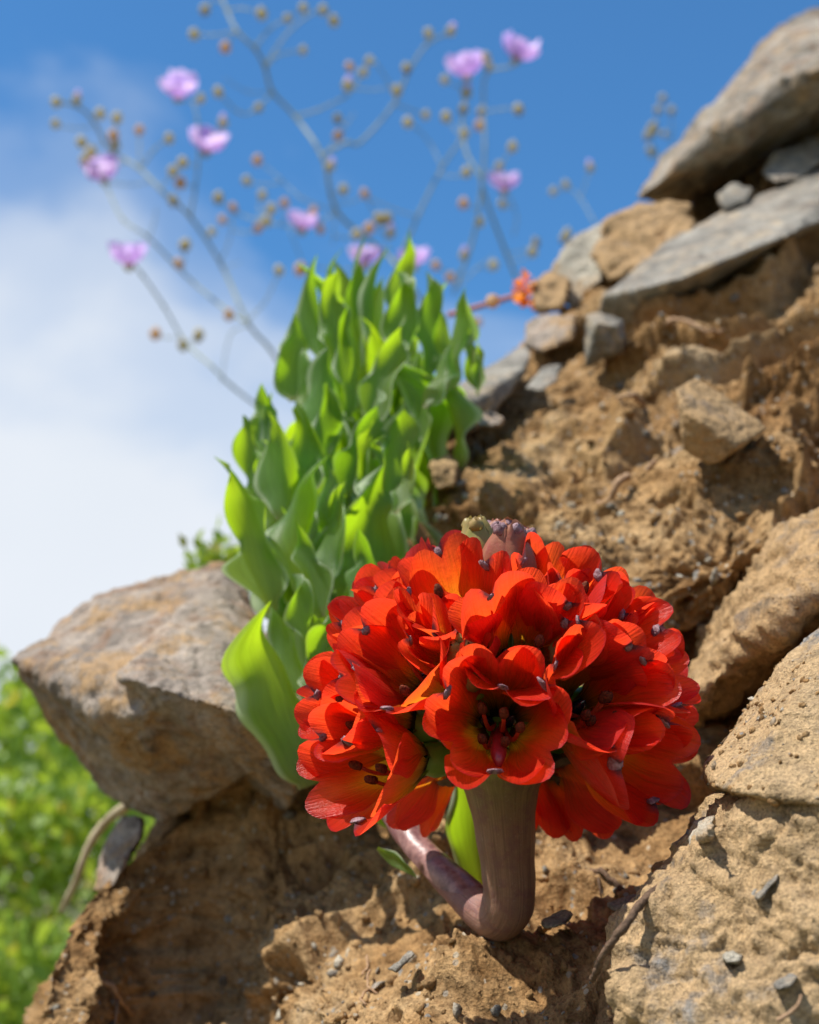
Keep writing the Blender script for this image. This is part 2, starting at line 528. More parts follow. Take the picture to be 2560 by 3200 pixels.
def worley(p, seed=0):
    """distances to nearest and second nearest feature points"""
    i = np.floor(p).astype(np.int64)
    f1 = np.full(len(p), 9.0)
    f2 = np.full(len(p), 9.0)
    for dx in (-1, 0, 1):
        for dy in (-1, 0, 1):
            for dz in (-1, 0, 1):
                cx, cy, cz = i[:, 0] + dx, i[:, 1] + dy, i[:, 2] + dz
                h = _hash(cx, cy, cz, seed)
                q = np.stack([cx + (h & 1023) / 1023, cy + ((h >> 10) & 1023) / 1023, cz + ((h >> 20) & 1023) / 1023], 1)
                d = np.sqrt(((q - p) ** 2).sum(1))
                f2 = np.where(d < f1, f1, np.minimum(f2, d))
                f1 = np.minimum(f1, d)
    return f1, f2


# ---------------------------------------------------------------- mesh helpers
def tag(o, label=None, cat=None, group=None, kind=None):
    if label:
        o['label'] = label
    if cat:
        o['category'] = cat
    if group:
        o['group'] = group
    if kind:
        o['kind'] = kind
    return o


def mesh_np(name, verts, faces, mats, uv=None, fmat=None, smooth=True):
    """verts (n,3), faces list or (m,4) array"""
    me = bpy.data.meshes.new(name)
    verts = np.asarray(verts, dtype=np.float32)
    if isinstance(faces, np.ndarray):
        nf, k = faces.shape
        me.vertices.add(len(verts))
        me.vertices.foreach_set('co', verts.ravel())
        me.loops.add(nf * k)
        me.loops.foreach_set('vertex_index', faces.ravel().astype(np.int32))
        me.polygons.add(nf)
        me.polygons.foreach_set('loop_start', np.arange(0, nf * k, k, dtype=np.int32))
        me.polygons.foreach_set('loop_total', np.full(nf, k, dtype=np.int32))
        me.update(calc_edges=True)
    else:
        me.from_pydata([tuple(v) for v in verts], [], faces)
        me.update()
    if uv is not None:
        l = me.uv_layers.new(name='UVMap')
        vi = np.zeros(len(me.loops), dtype=np.int32)
        me.loops.foreach_get('vertex_index', vi)
        l.data.foreach_set('uv', np.asarray(uv, dtype=np.float32)[vi].ravel())
    for m in (mats if isinstance(mats, (list, tuple)) else [mats]):
        me.materials.append(m)
    if fmat is not None:
        me.polygons.foreach_set('material_index', np.asarray(fmat, dtype=np.int32))
    if smooth:
        me.polygons.foreach_set('use_smooth', np.ones(len(me.polygons), dtype=bool))
    me.update()
    return me


def link(name, me, parent=None, mw=None):
    o = bpy.data.objects.new(name, me)
    COL.objects.link(o)
    if parent is not None:
        o.parent = parent
    if mw is not None:
        o.matrix_local = mw
    return o


def empty(name, loc, label, cat, group=None, rot=None):
    o = bpy.data.objects.new(name, None)
    COL.objects.link(o)
    o.empty_display_size = 0.01
    o.matrix_local = Matrix.Translation(loc) @ (rot.to_4x4() if rot else Matrix.Identity(4))
    return tag(o, label, cat, group)


class MB:
    """collects grids, tubes and lumps into one mesh"""

    def __init__(self):
        self.v, self.f, self.uv, self.m = [], [], [], []

    def grid(self, pts, uv, nu, nv, mat=0, close=False):
        b = len(self.v)
        self.v += [tuple(p) for p in pts]
        self.uv += list(uv)
        for i in range(nu - 1):
            for j in range(nv - (0 if close else 1)):
                j2 = (j + 1) % nv
                self.f.append((b + i * nv + j, b + i * nv + j2, b + (i + 1) * nv + j2, b + (i + 1) * nv + j))
                self.m.append(mat)

    def tube(self, path, rad, n=10, mat=0, cap=True, squash=None):
        path = [Vector(p) for p in path]
        N_ = len(path)
        if not hasattr(rad, '__len__'):
            rad = [rad] * N_
        t0 = (path[1] - path[0]).normalized()
        ref = Vector((0, 0, 1)) if abs(t0.z) < 0.9 else Vector((1, 0, 0))
        a = t0.cross(ref).normalized()
        pts, uv = [], []
        for i in range(N_):
            t = (path[min(i + 1, N_ - 1)] - path[max(i - 1, 0)]).normalized()
            a = (a - t * a.dot(t)).normalized()
            b = t.cross(a)
            for j in range(n):
                th = 2 * math.pi * j / n
                pts.append(path[i] + (a * math.cos(th) + b * math.sin(th)) * rad[i])
                uv.append((i / (N_ - 1), j / n))
        base = len(self.v)
        self.grid(pts, uv, N_, n, mat, close=True)
        if cap:
            for row, p in ((0, path[0]), (N_ - 1, path[-1])):
                k = len(self.v)
                self.v.append(tuple(p))
                self.uv.append((row / (N_ - 1), 0))
                for j in range(n):
                    j2 = (j + 1) % n
                    fa = (k, base + row * n + j2, base + row * n + j)
                    self.f.append(fa if row == 0 else fa[::-1])
                    self.m.append(mat)

    def lathe(self, origin, axis, prof, n=12, mat=0, lobes=0, lobe_amp=0.0, jit=0.0, rg=None):
        """prof: list of (z, r)"""
        axis = Vector(axis).normalized()
        a = axis.orthogonal().normalized()
        b = axis.cross(a)
        pts, uv = [], []
        for i, (z, r) in enumerate(prof):
            for j in range(n):
                th = 2 * math.pi * j / n
                rr = r * (1 - lobe_amp * (0.5 - 0.5 * abs(math.cos(lobes * th / 2)) ** 0.7) * 2) if lobes else r
                if jit:
                    rr *= 1 + rg.uniform(-jit, jit)
                pts.append(Vector(origin) + axis * z + (a * math.cos(th) + b * math.sin(th)) * rr)
                uv.append((i / (len(prof) - 1), j / n))
        self.grid(pts, uv, len(prof), n, mat, close=True)

    def mesh(self, name, mats, smooth=True):
        return mesh_np(name, np.array(self.v, dtype=np.float32).reshape(-1, 3), self.f, mats, self.uv, self.m, smooth)


def spline(pts, n):
    """Catmull-Rom through pts (tuples of any length), n samples in all"""
    a = np.array(pts, dtype=float)
    a = np.vstack([2 * a[0] - a[1], a, 2 * a[-1] - a[-2]])
    out = []
    segs = len(pts) - 1
    for k in range(n):
        x = k / (n - 1) * segs
        i = min(int(x), segs - 1)
        t = x - i
        p0, p1, p2, p3 = a[i:i + 4]
        out.append(0.5 * ((2 * p1) + (-p0 + p2) * t + (2 * p0 - 5 * p1 + 4 * p2 - p3) * t * t + (-p0 + 3 * p1 - 3 * p2 + p3) * t ** 3))
    return np.array(out)


# ================================================================ SETTING
# ---- the soil bank: one eroded slope, its left edge folding away from view
SIL = [(-400, 3000), (0, 2780), (120, 2640), (290, 2430), (420, 2240), (540, 2110), (640, 2015), (700, 1900), (800, 1770), (900, 1690), (1000, 1640),
       (1080, 1560), (1180, 1360), (1400, 1180), (1700, 1020), (2000, 800), (2200, 620), (2400, 460), (2560, 375), (2680, 270), (2800, 170),
       (3000, 75), (3200, 0), (3600, -110)]
SIL = [(v, u) for v, u in SIL]
DS = [(-300, 1.75), (400, 1.32), (600, 1.2), (700, 1.15), (900, 1.0), (1100, 0.90), (1400, 0.75), (1700, 0.65), (2000, 0.62), (2200, 0.60), (2600, 0.55), (3200, 0.46), (3600, 0.42)]
ctrl = [  # (u, v, depth)
    (2560, 3600, .25), (2560, 3200, .28), (2560, 2900, .29), (2560, 2600, .315), (2560, 2200, .36), (2560, 1800, .43), (2560, 1500, .50), (2560, 1200, .60), (2560, 900, .73),
    (2560, 600, .95), (2560, 300, 1.15), (2560, 0, 1.4), (3100, 3600, .22), (3100, 2600, .25), (3100, 1800, .34), (3100, 1000, .6), (3100, 200, 1.1), (3100, -300, 1.5),
    (1600, 3600, .29), (1600, 3200, .315), (1600, 3000, .335), (1580, 2900, .366), (1600, 2700, .415), (1600, 2500, .43), (1600, 2200, .455), (1600, 1900, .49), (1600, 1650, .53), (1600, 1400, .61),
    (1600, 1200, .76), (1600, 1050, .92), (1750, 850, 1.05),
    (1000, 3600, .33), (1000, 3200, .365), (1000, 3000, .39), (1000, 2850, .43), (1000, 2600, .53), (1000, 2300, .57), (1000, 2000, .60), (1150, 1700, .60), (1250, 1500, .66),
    (2000, 3600, .28), (2000, 3200, .31), (2000, 2950, .335), (2000, 2750, .375), (2000, 2600, .41), (2000, 2300, .445), (2000, 1900, .475), (2000, 1600, .52), (2000, 1300, .61), (2000, 1000, .77), (2000, 800, .92), (2000, 700, 1.02),
    (2250, 1500, .51), (2250, 1200, .62), (2250, 900, .80), (2300, 600, 1.02), (2300, 400, 1.15),
    (560, 3250, .535), (570, 2950, .555), (640, 2620, .565), (450, 3250, .50), (450, 2900, .535), (330, 3250, .43), (320, 2950, .475), (820, 2820, .465), (760, 3100, .42), (680, 3400, .41), (1000, 2720, .475), (2300, 2180, .475), (2440, 2080, .455), (2300, 1800, .46), (800, 2450, .55), (1300, 2300, .52), (1300, 2600, .46), (1300, 2800, .41), (1300, 3000, .36),
]
for v, d in DS:
    u = float(np.interp(v, [a for a, b in SIL], [b for a, b in SIL]))
    ctrl.append((u, v, d))
ca = np.array(ctrl)
cx = ca[:, :2] / 1000.0


def _rbf_fit(x, y):
    d = np.sqrt(((x[:, None] - x[None]) ** 2).sum(2))
    phi = d ** 3
    n = len(x)
    A = np.zeros((n + 3, n + 3))
    A[:n, :n] = phi + np.eye(n) * 0.002
    A[:n, n] = 1
    A[:n, n + 1:] = x
    A[n, :n] = 1
    A[n + 1:, :n] = x.T
    return np.linalg.solve(A, np.concatenate([y, np.zeros(3)]))


_w = _rbf_fit(cx, 1 / ca[:, 2])


def soil_depth(u, v):
    u = np.asarray(u, float)
    v = np.asarray(v, float)
    q = np.stack([u.ravel(), v.ravel()], 1) / 1000
    out = np.zeros(len(q))
    for k in range(len(cx)):
        dd = np.sqrt(((q - cx[k]) ** 2).sum(1))
        out += _w[k] * dd ** 3
    n = len(cx)
    out += _w[n] + q @ _w[n + 1:]
    return (1 / np.clip(out, 0.55, 5)).reshape(u.shape)


def cell_steps(p, seed, edge=0.22):
    """broken blocks: each Voronoi cell has its own level, with a narrow ramp at the joints"""
    i = np.floor(p).astype(np.int64)
    f1 = np.full(len(p), 9.0)
    f2 = np.full(len(p), 9.0)
    l1 = np.zeros(len(p))
    l2 = np.zeros(len(p))
    for dx in (-1, 0, 1):
        for dy in (-1, 0, 1):
            for dz in (-1, 0, 1):
                h = _hash(i[:, 0] + dx, i[:, 1] + dy, i[:, 2] + dz, seed)
                c = np.stack([i[:, 0] + dx + (h & 1023) / 1023, i[:, 1] + dy + ((h >> 10) & 1023) / 1023, i[:, 2] + dz + ((h >> 20) & 1023) / 1023], 1)
                df = p - c
                d = np.sqrt((df ** 2).sum(1))
                # level of the cell, tilted by its own slope
                lv = ((h >> 5) & 1023) / 511.5 - 1 + 0.9 * (((h >> 7) & 255) / 127.5 - 1) * df[:, 0] + 0.9 * (((h >> 15) & 255) / 127.5 - 1) * df[:, 2]
                near = d < f1
                f2n = np.where(near, f1, np.minimum(f2, d))
                l2 = np.where(near, l1, np.where(d < f2, lv, l2))
                l1 = np.where(near, lv, l1)
                f1 = np.minimum(f1, d)
                f2 = f2n
    g = np.clip((f2 - f1) / edge, 0, 1)
    return l1 * (0.5 + 0.5 * g) + l2 * (0.5 - 0.5 * g), g


def soil_disp(p):
    """outward displacement of the soil skin in metres"""
    warp = np.stack([fbm(p * 34 + 5, 3, 11), fbm(p * 34 + 31, 3, 12), fbm(p * 34 + 77, 3, 13)], 1) * 0.008
    fw = np.stack([fbm(p * 130 + 5, 2, 14), fbm(p * 130 + 31, 2, 15), fbm(p * 130 + 77, 2, 16)], 1) * 0.0016
    q = p + warp + fw
    z = np.clip((p[:, 2] - 0.285) / 0.10, 0, 1)
    k = 0.62 + 0.38 * z * z * (3 - 2 * z)                    # the foot of the bank is more compacted
    patch = np.clip(0.70 + 1.5 * fbm(p * 10, 2, 40), 0.12, 1.3)
    # eroded beds that climb to the right: a sharp undercut lip, then a long back slope
    dip = q @ np.array([-0.52, 0.25, 0.82])
    t = dip * 17 + 1.5 * fbm(p * np.array([7, 7, 7]), 3, 21)
    fr = t - np.floor(t)
    saw = np.where(fr < 0.14, fr / 0.14, 1 - (fr - 0.14) / 0.86)
    h = 0.027 * k * (saw - 0.5) * np.clip(0.55 + 1.6 * fbm(p * 8 + 3, 2, 22), 0.05, 1.3)
    h += 0.013 * k * fbm(q * 15, 2, 1)
    c1, g1 = cell_steps(q * np.array([30, 30, 36]), 3)
    h += k * 0.0056 * c1 * patch
    h -= k * 0.0030 * (1 - g1) * patch
    c2, g2 = cell_steps(q * 78, 5, 0.3)
    h += k * 0.0032 * c2 * patch - k * 0.0014 * (1 - g2) * patch
    c3, g3 = cell_steps(p * 190, 6, 0.4)
    h += 0.0011 * c3 * np.clip(patch, 0.3, 1) - 0.0005 * (1 - g3)
    h += k * 0.0026 * (0.4 - np.abs(gnoise(q * 62, 7))) + 0.0016 * fbm(q * 150, 3, 8)
    k1, k2 = worley(p * 330, 9)
    h += 0.0009 * np.clip(0.75 - k1, 0, 1) * 1.3
    h -= 0.026 * k * np.clip(fbm(p * 60, 3, 41) - 0.30, 0, 1)
    h -= 0.034 * z * np.clip(fbm(p * np.array([26, 26, 30]), 3, 43) - 0.30, 0, 1)
    return h


RT_, UP_, FW_, C_ = (np.array(x) for x in (RT, UP, FW, CAM))


def np_P(u, v, d):
    return C_ + d[..., None] * (FW_ + ((u - 1280) * K)[..., None] * RT_ - ((v - 1600) * K)[..., None] * UP_)


NR, NC, NF = 900, 700, 60
vv = np.linspace(-250, 3620, NR)
sv = np.array([a for a, b in SIL]), np.array([b for a, b in SIL])
us = np.interp(vv, *sv)
ker = np.ones(31) / 31
us = np.convolve(np.pad(us, 15, 'edge'), ker, 'valid')
s = np.linspace(0, 1, NC) ** 1.12
U = us[:, None] + s[None] * (3050 - us[:, None])
V = np.repeat(vv[:, None], NC, 1)
D = soil_depth(U, V)
# the last bit before the edge rounds off
Wd = 170
q = np.clip((U - us[:, None]) / Wd, 0, 1)
D = D * (1 + 0.14 * (1 - np.sqrt(np.clip(1 - (1 - q) ** 2, 0, 1))))
# hidden fold: goes on round the back and away
fk = np.linspace(1, 0, NF, endpoint=False)[:, None].T
Uf = us[:, None] + 240 * (1 - np.sqrt(1 - (fk * 0.98) ** 2)) * np.ones((NR, 1))
Df = D[:, :1] * (1 + 0.45 * fk)
U = np.hstack([Uf, U])
V = np.hstack([np.repeat(vv[:, None], NF, 1), V])
D = np.hstack([Df, D])
D = steep(D)
G = np_P(U, V, D)
du = np.gradient(G, axis=1)
dv = np.gradient(G, axis=0)
nn = np.cross(du, dv)
nn /= np.linalg.norm(nn, axis=2, keepdims=True) + 1e-12
to_cam = C_ - G
if (nn * to_cam).sum() < 0:
    nn = -nn
G0 = G.reshape(-1, 3)
H = soil_disp(G0)
# push along a mix of the normal and world up, so that clods overhang a little
dirn = nn.reshape(-1, 3) * 0.97 + np.array([-0.04, -0.02, 0.07])
soil_pts = G0 + dirn * (H - 0.010)[:, None] - nn.reshape(-1, 3) * (0.014 * (D.ravel() - 0.35).clip(0, 0.8) / 0.4)[:, None]
nC = NC + NF
idx = np.arange(NR * nC).reshape(NR, nC)
F = np.stack([idx[:-1, :-1], idx[1:, :-1], idx[1:, 1:], idx[:-1, 1:]], 2).reshape(-1, 4)
me = mesh_np('hillside', soil_pts, F, M['soil'])
tag(link('hillside', me), 'crumbling tan soil bank that rises steeply to the upper right', None, None, 'structure')


def soil_at(u, v, out=0.0):
    """point on the soil surface near picture point (u, v); out metres towards the camera"""
    i = int(np.clip(np.searchsorted(vv, v), 1, NR - 2))
    row = U[i]
    j = int(np.clip(np.searchsorted(row[NF:], u), 1, NC - 2)) + NF
    p = Vector(soil_pts[i * nC + j])
    return p + (CAM - p).normalized() * out


# ---- valley floor far below and out to the horizon
nx = 60
xs = np.sign(np.linspace(-1, 1, nx)) * np.abs(np.linspace(-1, 1, nx)) ** 3 * 3000
gx, gy = np.meshgrid(xs, xs)
gz = -0.75 - 0.05 * np.hypot(gx, gy).clip(0, 60) * 0.4 + fbm(np.stack([gx.ravel() * 0.05, gy.ravel() * 0.05, gx.ravel() * 0], 1), 3, 5).reshape(gx.shape) * np.clip(np.hypot(gx, gy) * 0.04, 0.02, 3)
idx = np.arange(nx * nx).reshape(nx, nx)
F = np.stack([idx[:-1, :-1], idx[:-1, 1:], idx[1:, 1:], idx[1:, :-1]], 2).reshape(-1, 4)
me = mesh_np('ground', np.stack([gx, gy, gz], 2).reshape(-1, 3), F, M['ground'])
tag(link('ground', me), 'green and brown valley floor below the bank', None, None, 'structure')

# ================================================================ ROCKS


def SD(u, v):
    """distance of the bare soil skin at picture point (u, v), a little in front of it"""
    p = soil_at(u, v, 0.002)
    return float((p - CAM).dot(FW)) - 0.001 - (v % 7) * 0.0006


def rock(name, label, cat, hulls, mat, voxel, amp=1.0, back=0.05, group=None, crack=0.5, seed=0, rough=1.0):
    """hulls: lists of (u, v, d) corner points; each gets its own thickness behind it"""
    far = sum(p[2] for h in hulls for p in h) / sum(len(h) for h in hulls) > 0.5
    if far:
        voxel *= 0.74
        back *= 0.7
    bm = bmesh.new()
    for h in hulls:
        pts = [P(*p) for p in h]
        bk = back
        c = sum(pts, Vector()) / len(pts)
        ext = [p + (p - CAM) * (bk / (p - CAM).dot(FW)) + (c - p) * 0.12 for p in pts]
        b2 = bmesh.new()
        for p in pts + ext:
            b2.verts.new(p)
        r = bmesh.ops.convex_hull(b2, input=b2.verts)
        junk = [g for g in r['geom_interior'] + r['geom_unused'] if isinstance(g, bmesh.types.BMVert)]
        bmesh.ops.delete(b2, geom=list(set(junk)), context='VERTS')
        tmp = bpy.data.meshes.new('tmp')
        b2.to_mesh(tmp)
        b2.free()
        bm.from_mesh(tmp)
        bpy.data.meshes.remove(tmp)
    bmesh.ops.recalc_face_normals(bm, faces=bm.faces)
    tmp = bpy.data.meshes.new('tmp')
    bm.to_mesh(tmp)
    bm.free()
    to = bpy.data.objects.new('tmp', tmp)
    COL.objects.link(to)
    md = to.modifiers.new('r', 'REMESH')
    md.mode = 'VOXEL'
    md.voxel_size = voxel
    ms = to.modifiers.new('s', 'SMOOTH')
    ms.factor = 0.5
    ms.iterations = 1
    dg = bpy.context.evaluated_depsgraph_get()
    ev = to.evaluated_get(dg)
    m2 = bpy.data.meshes.new_from_object(ev)
    bpy.data.objects.remove(to)
    bpy.data.meshes.remove(tmp)
    n = len(m2.vertices)
    co = np.zeros(n * 3, dtype=np.float32)
    m2.vertices.foreach_get('co', co)
    co = co.reshape(-1, 3).astype(float)
    no = np.zeros(n * 3, dtype=np.float32)
    m2.vertices.foreach_get('normal', no)
    no = no.reshape(-1, 3)
    ext = np.ptp(co, axis=0).max()
    k = 1 / ext
    p = co + seed * 3.7
    hgt = ext * 0.030 * fbm(p * 4 * k, 3, 50 + seed)
    # broken facets: flat steps
    st = fbm(np.stack([p[:, 0] * 3 * k, p[:, 1] * 3 * k, (p @ np.array([0.5, 0.1, 0.86])) * 11 * k], 1), 2, 60 + seed)
    hgt += ext * 0.016 * crack * np.round(st * 3.2) / 3.2 * 2
    f1, f2 = worley(p * 6.5 * k + gnoise(p * 20 * k, 3)[:, None] * 0.12, 70 + seed)
    hgt += -ext * 0.010 * crack * np.exp(-((f2 - f1) / 0.05) ** 2)
    hgt += rough * (0.0016 * fbm(p * 110, 3, 80 + seed) + 0.0007 * fbm(p * 420, 2, 90 + seed))
    if rough > 1.5:      # crusted face: scabs of soil with sharp edges, pits between
        c1, c2 = worley(p * 62 + fbm(p * 90, 2, 4)[:, None] * 0.35, 95)
        hgt += 0.0030 * np.clip((c2 - c1) * 2.2, 0, 0.6) * np.clip(0.5 + 1.5 * fbm(p * 25, 2, 96), 0, 1.2)
        hgt -= 0.0050 * np.clip(fbm(p * 80, 2, 97) - 0.30, 0, 1)
        c1, c2 = worley(p * 170, 98)
        hgt += 0.0010 * np.clip(0.8 - c1, 0, 1)
    f1, f2 = worley(p * 240, 33 + seed)
    hgt += rough * 0.0006 * np.clip(0.7 - f1, 0, 1)
    co = co + no * (hgt * amp)[:, None]
    m2.vertices.foreach_set('co', co.astype(np.float32).ravel())
    m2.materials.clear()
    m2.materials.append(mat)
    m2.polygons.foreach_set('use_smooth', np.ones(len(m2.polygons), dtype=bool))
    m2.update()
    c = Vector(co.mean(0))
    m2.transform(Matrix.Translation(-c))
    m2.name = name
    o = link(name, m2, None, Matrix.Translation(c))
    return tag(o, label, cat, group)


rock('boulder', 'large brown boulder jutting out to a point beyond the leaves with a dark flat underside', 'rock',
     [[(35, 2060, .60), (170, 2150, .565), (300, 2228, .53), (430, 2234, .50), (500, 2150, .50), (640, 2200, .49), (135, 2215, .62), (335, 2470, .62), (510, 2570, .59), (600, 2480, .56), (140, 1975, .66), (300, 1868, .70), (520, 1800, .73), (700, 1770, .74), (800, 1900, .70), (800, 2250, .50), (800, 2420, .53)],
      [(372, 2118, .50), (430, 2132, .485), (560, 2166, .47), (700, 2210, .465), (830, 2275, .47), (950, 2350, .48), (640, 2330, .49), (900, 2540, .53), (1050, 2300, .52), (560, 2040, .56), (820, 1960, .62), (700, 1790, .70), (420, 2060, .56)]],
     M['rock_brown'], 0.0016, 0.5, 0.08, seed=1, crack=0.9, rough=1.6)
rock('boulder', 'huge overhanging boulder against the blue sky with grey top and shaded brown face', 'rock',
     [[(1990, 618, 1.10), (2117, 640, 1.22), (2380, 545, 1.36), (2505, 470, 1.40), (2700, 380, 1.42), (2192, 440, 1.08), (2297, 362, 1.05), (2476, 215, 1.02), (2600, 190, 1.0), (2800, 200, 1.0),
       (2070, 522, 1.16), (2226, 385, 1.24), (2345, 190, 1.38), (2440, 90, 1.42), (2570, 30, 1.45), (2800, -60, 1.4)]],
     M['rock_over'], 0.0034, 0.8, 0.2, seed=2, crack=0.8)
rock('slab', 'broad pale grey slate slab sloping down to the left under the topmost boulder', 'rock',
     [[(1885, 925, .885), (1990, 830, .92), (2067, 770, .96), (2246, 665, 1.02), (2443, 585, 1.05), (2620, 500, 1.06), (2700, 640, .92), (2540, 650, .90), (2470, 735, .86), (2300, 800, .84), (2140, 868, .83), (1995, 900, .85),
       (1895, 980, .92), (1985, 1012, .88), (2133, 900, .86), (1830, 1080, .96)]],
     M['rock_grey'], 0.0028, 0.38, 0.05, seed=3, crack=0.5, rough=0.6)
rock('stone', 'small squarish brown stone block wedged beneath the pale slate slab', 'rock',
     [[(1832, 985, .80), (1875, 975, .82), (1945, 1000, .80), (1950, 1090, .79), (1905, 1110, .78), (1830, 1150, .79), (1865, 1005, .77), (1930, 1020, .775)]],
     M['rock_grey'], 0.0014, 0.9, 0.03, seed=4)
rock('slab', 'long weathered grey slab lying at the foot of the tall leaves with its shadowed underside', 'rock',
     [[(1318, 1296, .74), (1360, 1250, .76), (1450, 1225, .78), (1540, 1140, .84), (1640, 1078, .88), (1668, 1100, .85), (1650, 1140, .80), (1560, 1200, .76), (1500, 1245, .735), (1400, 1290, .71), (1340, 1310, .70), (1345, 1400, .74), (1480, 1350, .73), (1600, 1230, .77)]],
     M['rock_grey'], 0.0020, 0.55, 0.05, seed=5)
rock('stone', 'angular tan stone stuck in the soil to the right with a smooth pale upper face', 'rock',
     [[(2108, 1205, .545), (2176, 1184, .56), (2300, 1262, .555), (2398, 1338, .545), (2322, 1380, .535), (2130, 1290, .53), (2140, 1400, .54), (2205, 1454, .535), (2260, 1440, .53), (2300, 1400, .525), (2160, 1300, .525)]],
     M['rock_tan'], 0.0011, 0.65, 0.03, seed=6)
rock('boulder', 'pale cream crumbling boulder on the skyline left of the slate slab', 'rock',
     [[(1745, 815, 1.02), (1800, 745, 1.05), (1900, 688, 1.08), (1925, 720, 1.03), (1880, 880, .98), (1800, 960, .98), (1700, 930, 1.0), (1720, 870, 1.02)]],
     M['rock_pale'], 0.0020, 1.0, 0.06, seed=7)
rock('rock', 'brown knobbly rock on the skyline touching the slanting dark overhang', 'rock',
     [[(1890, 690, 1.03), (1990, 640, 1.06), (2080, 625, 1.06), (2160, 640, 1.06), (2110, 760, 1.0), (2020, 850, .97), (1900, 880, .97), (1850, 800, 1.0)]],
     M['rock_tan'], 0.0020, 1.3, 0.06, seed=8)
rock('rock', 'brown rock lump beside the orange flower at the low point of the skyline', 'rock',
     [[(1660, 880, .98), (1730, 850, 1.0), (1780, 880, .97), (1760, 960, .95), (1680, 980, .95)]],
     M['rock_tan'], 0.0018, 1.3, 0.05, seed=9)
rock('rock', 'jagged grey brown rock just right of the long weathered slab', 'rock',
     [[(1640, 1010, .93), (1720, 980, .93), (1800, 990, .90), (1790, 1060, .87), (1700, 1100, .86), (1640, 1080, .90)]],
     M['rock_brown'], 0.0018, 1.2, 0.04, seed=10)
rock('stone', 'flat grey chip of slate tilted on the soil right of the long slab', 'rock',
     [[(1640, 1215, .765), (1700, 1145, .80), (1755, 1140, .80), (1740, 1190, .77), (1690, 1225, .755)]],
     M['rock_grey'], 0.0011, 0.5, 0.012, seed=11)
rock('stone', 'small oval purplish stone on the soil below the long slab', 'rock',
     [[(1478, 1305, .695), (1530, 1288, .71), (1575, 1310, .70), (1560, 1330, .69), (1500, 1332, .685)]],
     M['rock_brown'], 0.0010, 0.8, 0.015, seed=12)
rock('stone', 'rough tan stone at the edge of the soil touching the leaves', 'rock',
     [[(1345, 1440, .63), (1400, 1425, .64), (1430, 1450, .63), (1420, 1520, .62), (1360, 1530, .62)]],
     M['rock_tan'], 0.0010, 1.2, 0.02, seed=13)
rock('stone', 'small grey rounded stone resting on the upper end of the slate slab', 'rock',
     [[(2380, 540, 1.05), (2420, 480, 1.08), (2520, 440, 1.10), (2600, 430, 1.10), (2580, 500, 1.05), (2500, 560, 1.02), (2420, 570, 1.02)]],
     M['rock_grey'], 0.0022, 1.0, 0.04, seed=14)
rock('stone', 'orange brown clod between the dark overhang and the slate slab', 'rock',
     [[(2080, 740, .98), (2125, 672, 1.0), (2170, 690, 1.0), (2165, 730, .97), (2085, 780, .96)]],
     M['rock_tan'], 0.0016, 1.1, 0.03, seed=15)
rock('stone', 'grey brown pebble cluster stone under the middle of the dark overhang', 'rock',
     [[(2240, 610, 1.02), (2290, 575, 1.04), (2350, 590, 1.03), (2340, 630, 1.0), (2260, 655, 1.0)]],
     M['rock_grey'], 0.0016, 1.2, 0.03, seed=16)
rock('boulder', 'long layered tan ledge at the right edge running down behind the flower head', 'rock',
     [[(2420, 1690, .47), (2600, 1600, .46), (2760, 1560, .45), (2330, 1790, .46), (2220, 1980, .445), (2125, 2205, .43), (2140, 2212, .42), (2222, 2085, .415), (2335, 1935, .405), (2402, 1895, .40), (2470, 1872, .395), (2560, 1815, .385), (2760, 1700, .37),
       (2190, 2300, .50), (2300, 2240, .50), (2560, 2060, .49), (2750, 1960, .48)]],
     M['rock_tan'], 0.0013, 0.75, 0.05, seed=17, crack=1.3, rough=1.6)
rock('boulder', 'dusty blue grey boulder at the right edge with a flat sunlit face above the crack', 'rock',
     [[(2600, 1940, .335), (2463, 2066, .333), (2402, 2160, .328), (2320, 2262, .322), (2259, 2336, .316), (2212, 2415, .306), (2225, 2455, .296), (2300, 2480, .285), (2420, 2480, .280), (2600, 2520, .272), (2800, 2550, .265), (2800, 1950, .32), (2480, 2200, .302)]],
     M['rock_dusty'], 0.0008, 0.5, 0.07, seed=18, crack=0.6, rough=1.1)
rock('boulder', 'lowest dusty boulder filling the bottom right corner, crusted with soil and grit', 'rock',
     [[(2235, 2500, .312), (2149, 2600, .308), (2049, 2734, .302), (1979, 2838, .296), (1934, 2920, .291), (1945, 3000, .287), (1921, 3080, .284), (1929, 3200, .280), (1940, 3400, .276), (2300, 2500, .290), (2560, 2510, .280), (2800, 2520, .270), (2280, 2800, .278), (2560, 2850, .264), (2200, 3200, .266), (2800, 3400, .242), (2400, 3500, .254)]],
     M['rock_crust'], 0.0008, 0.7, 0.07, seed=19, crack=1.0, rough=2.0)
rock('rock', 'grey pointed rock under the left tip of the jutting boulder, lit on its edge', 'rock',
     [[(330, 2640, .60), (390, 2545, .62), (445, 2560, .60), (440, 2620, .58), (390, 2680, .57), (350, 2780, .56), (290, 2790, .58)]],
     M['rock_brown'], 0.0014, 0.9, 0.05, seed=20)
rock('stone', 'thin grey slate chip in the sunlit soil below the bent stem', 'rock',
     [[(1205, 3030, SD(1205, 3030)), (1285, 2970, SD(1285, 2970)), (1300, 2980, SD(1300, 2980)), (1240, 3038, SD(1240, 3038))]],
     M['rock_grey'], 0.0006, 0.5, 0.006, seed=21)
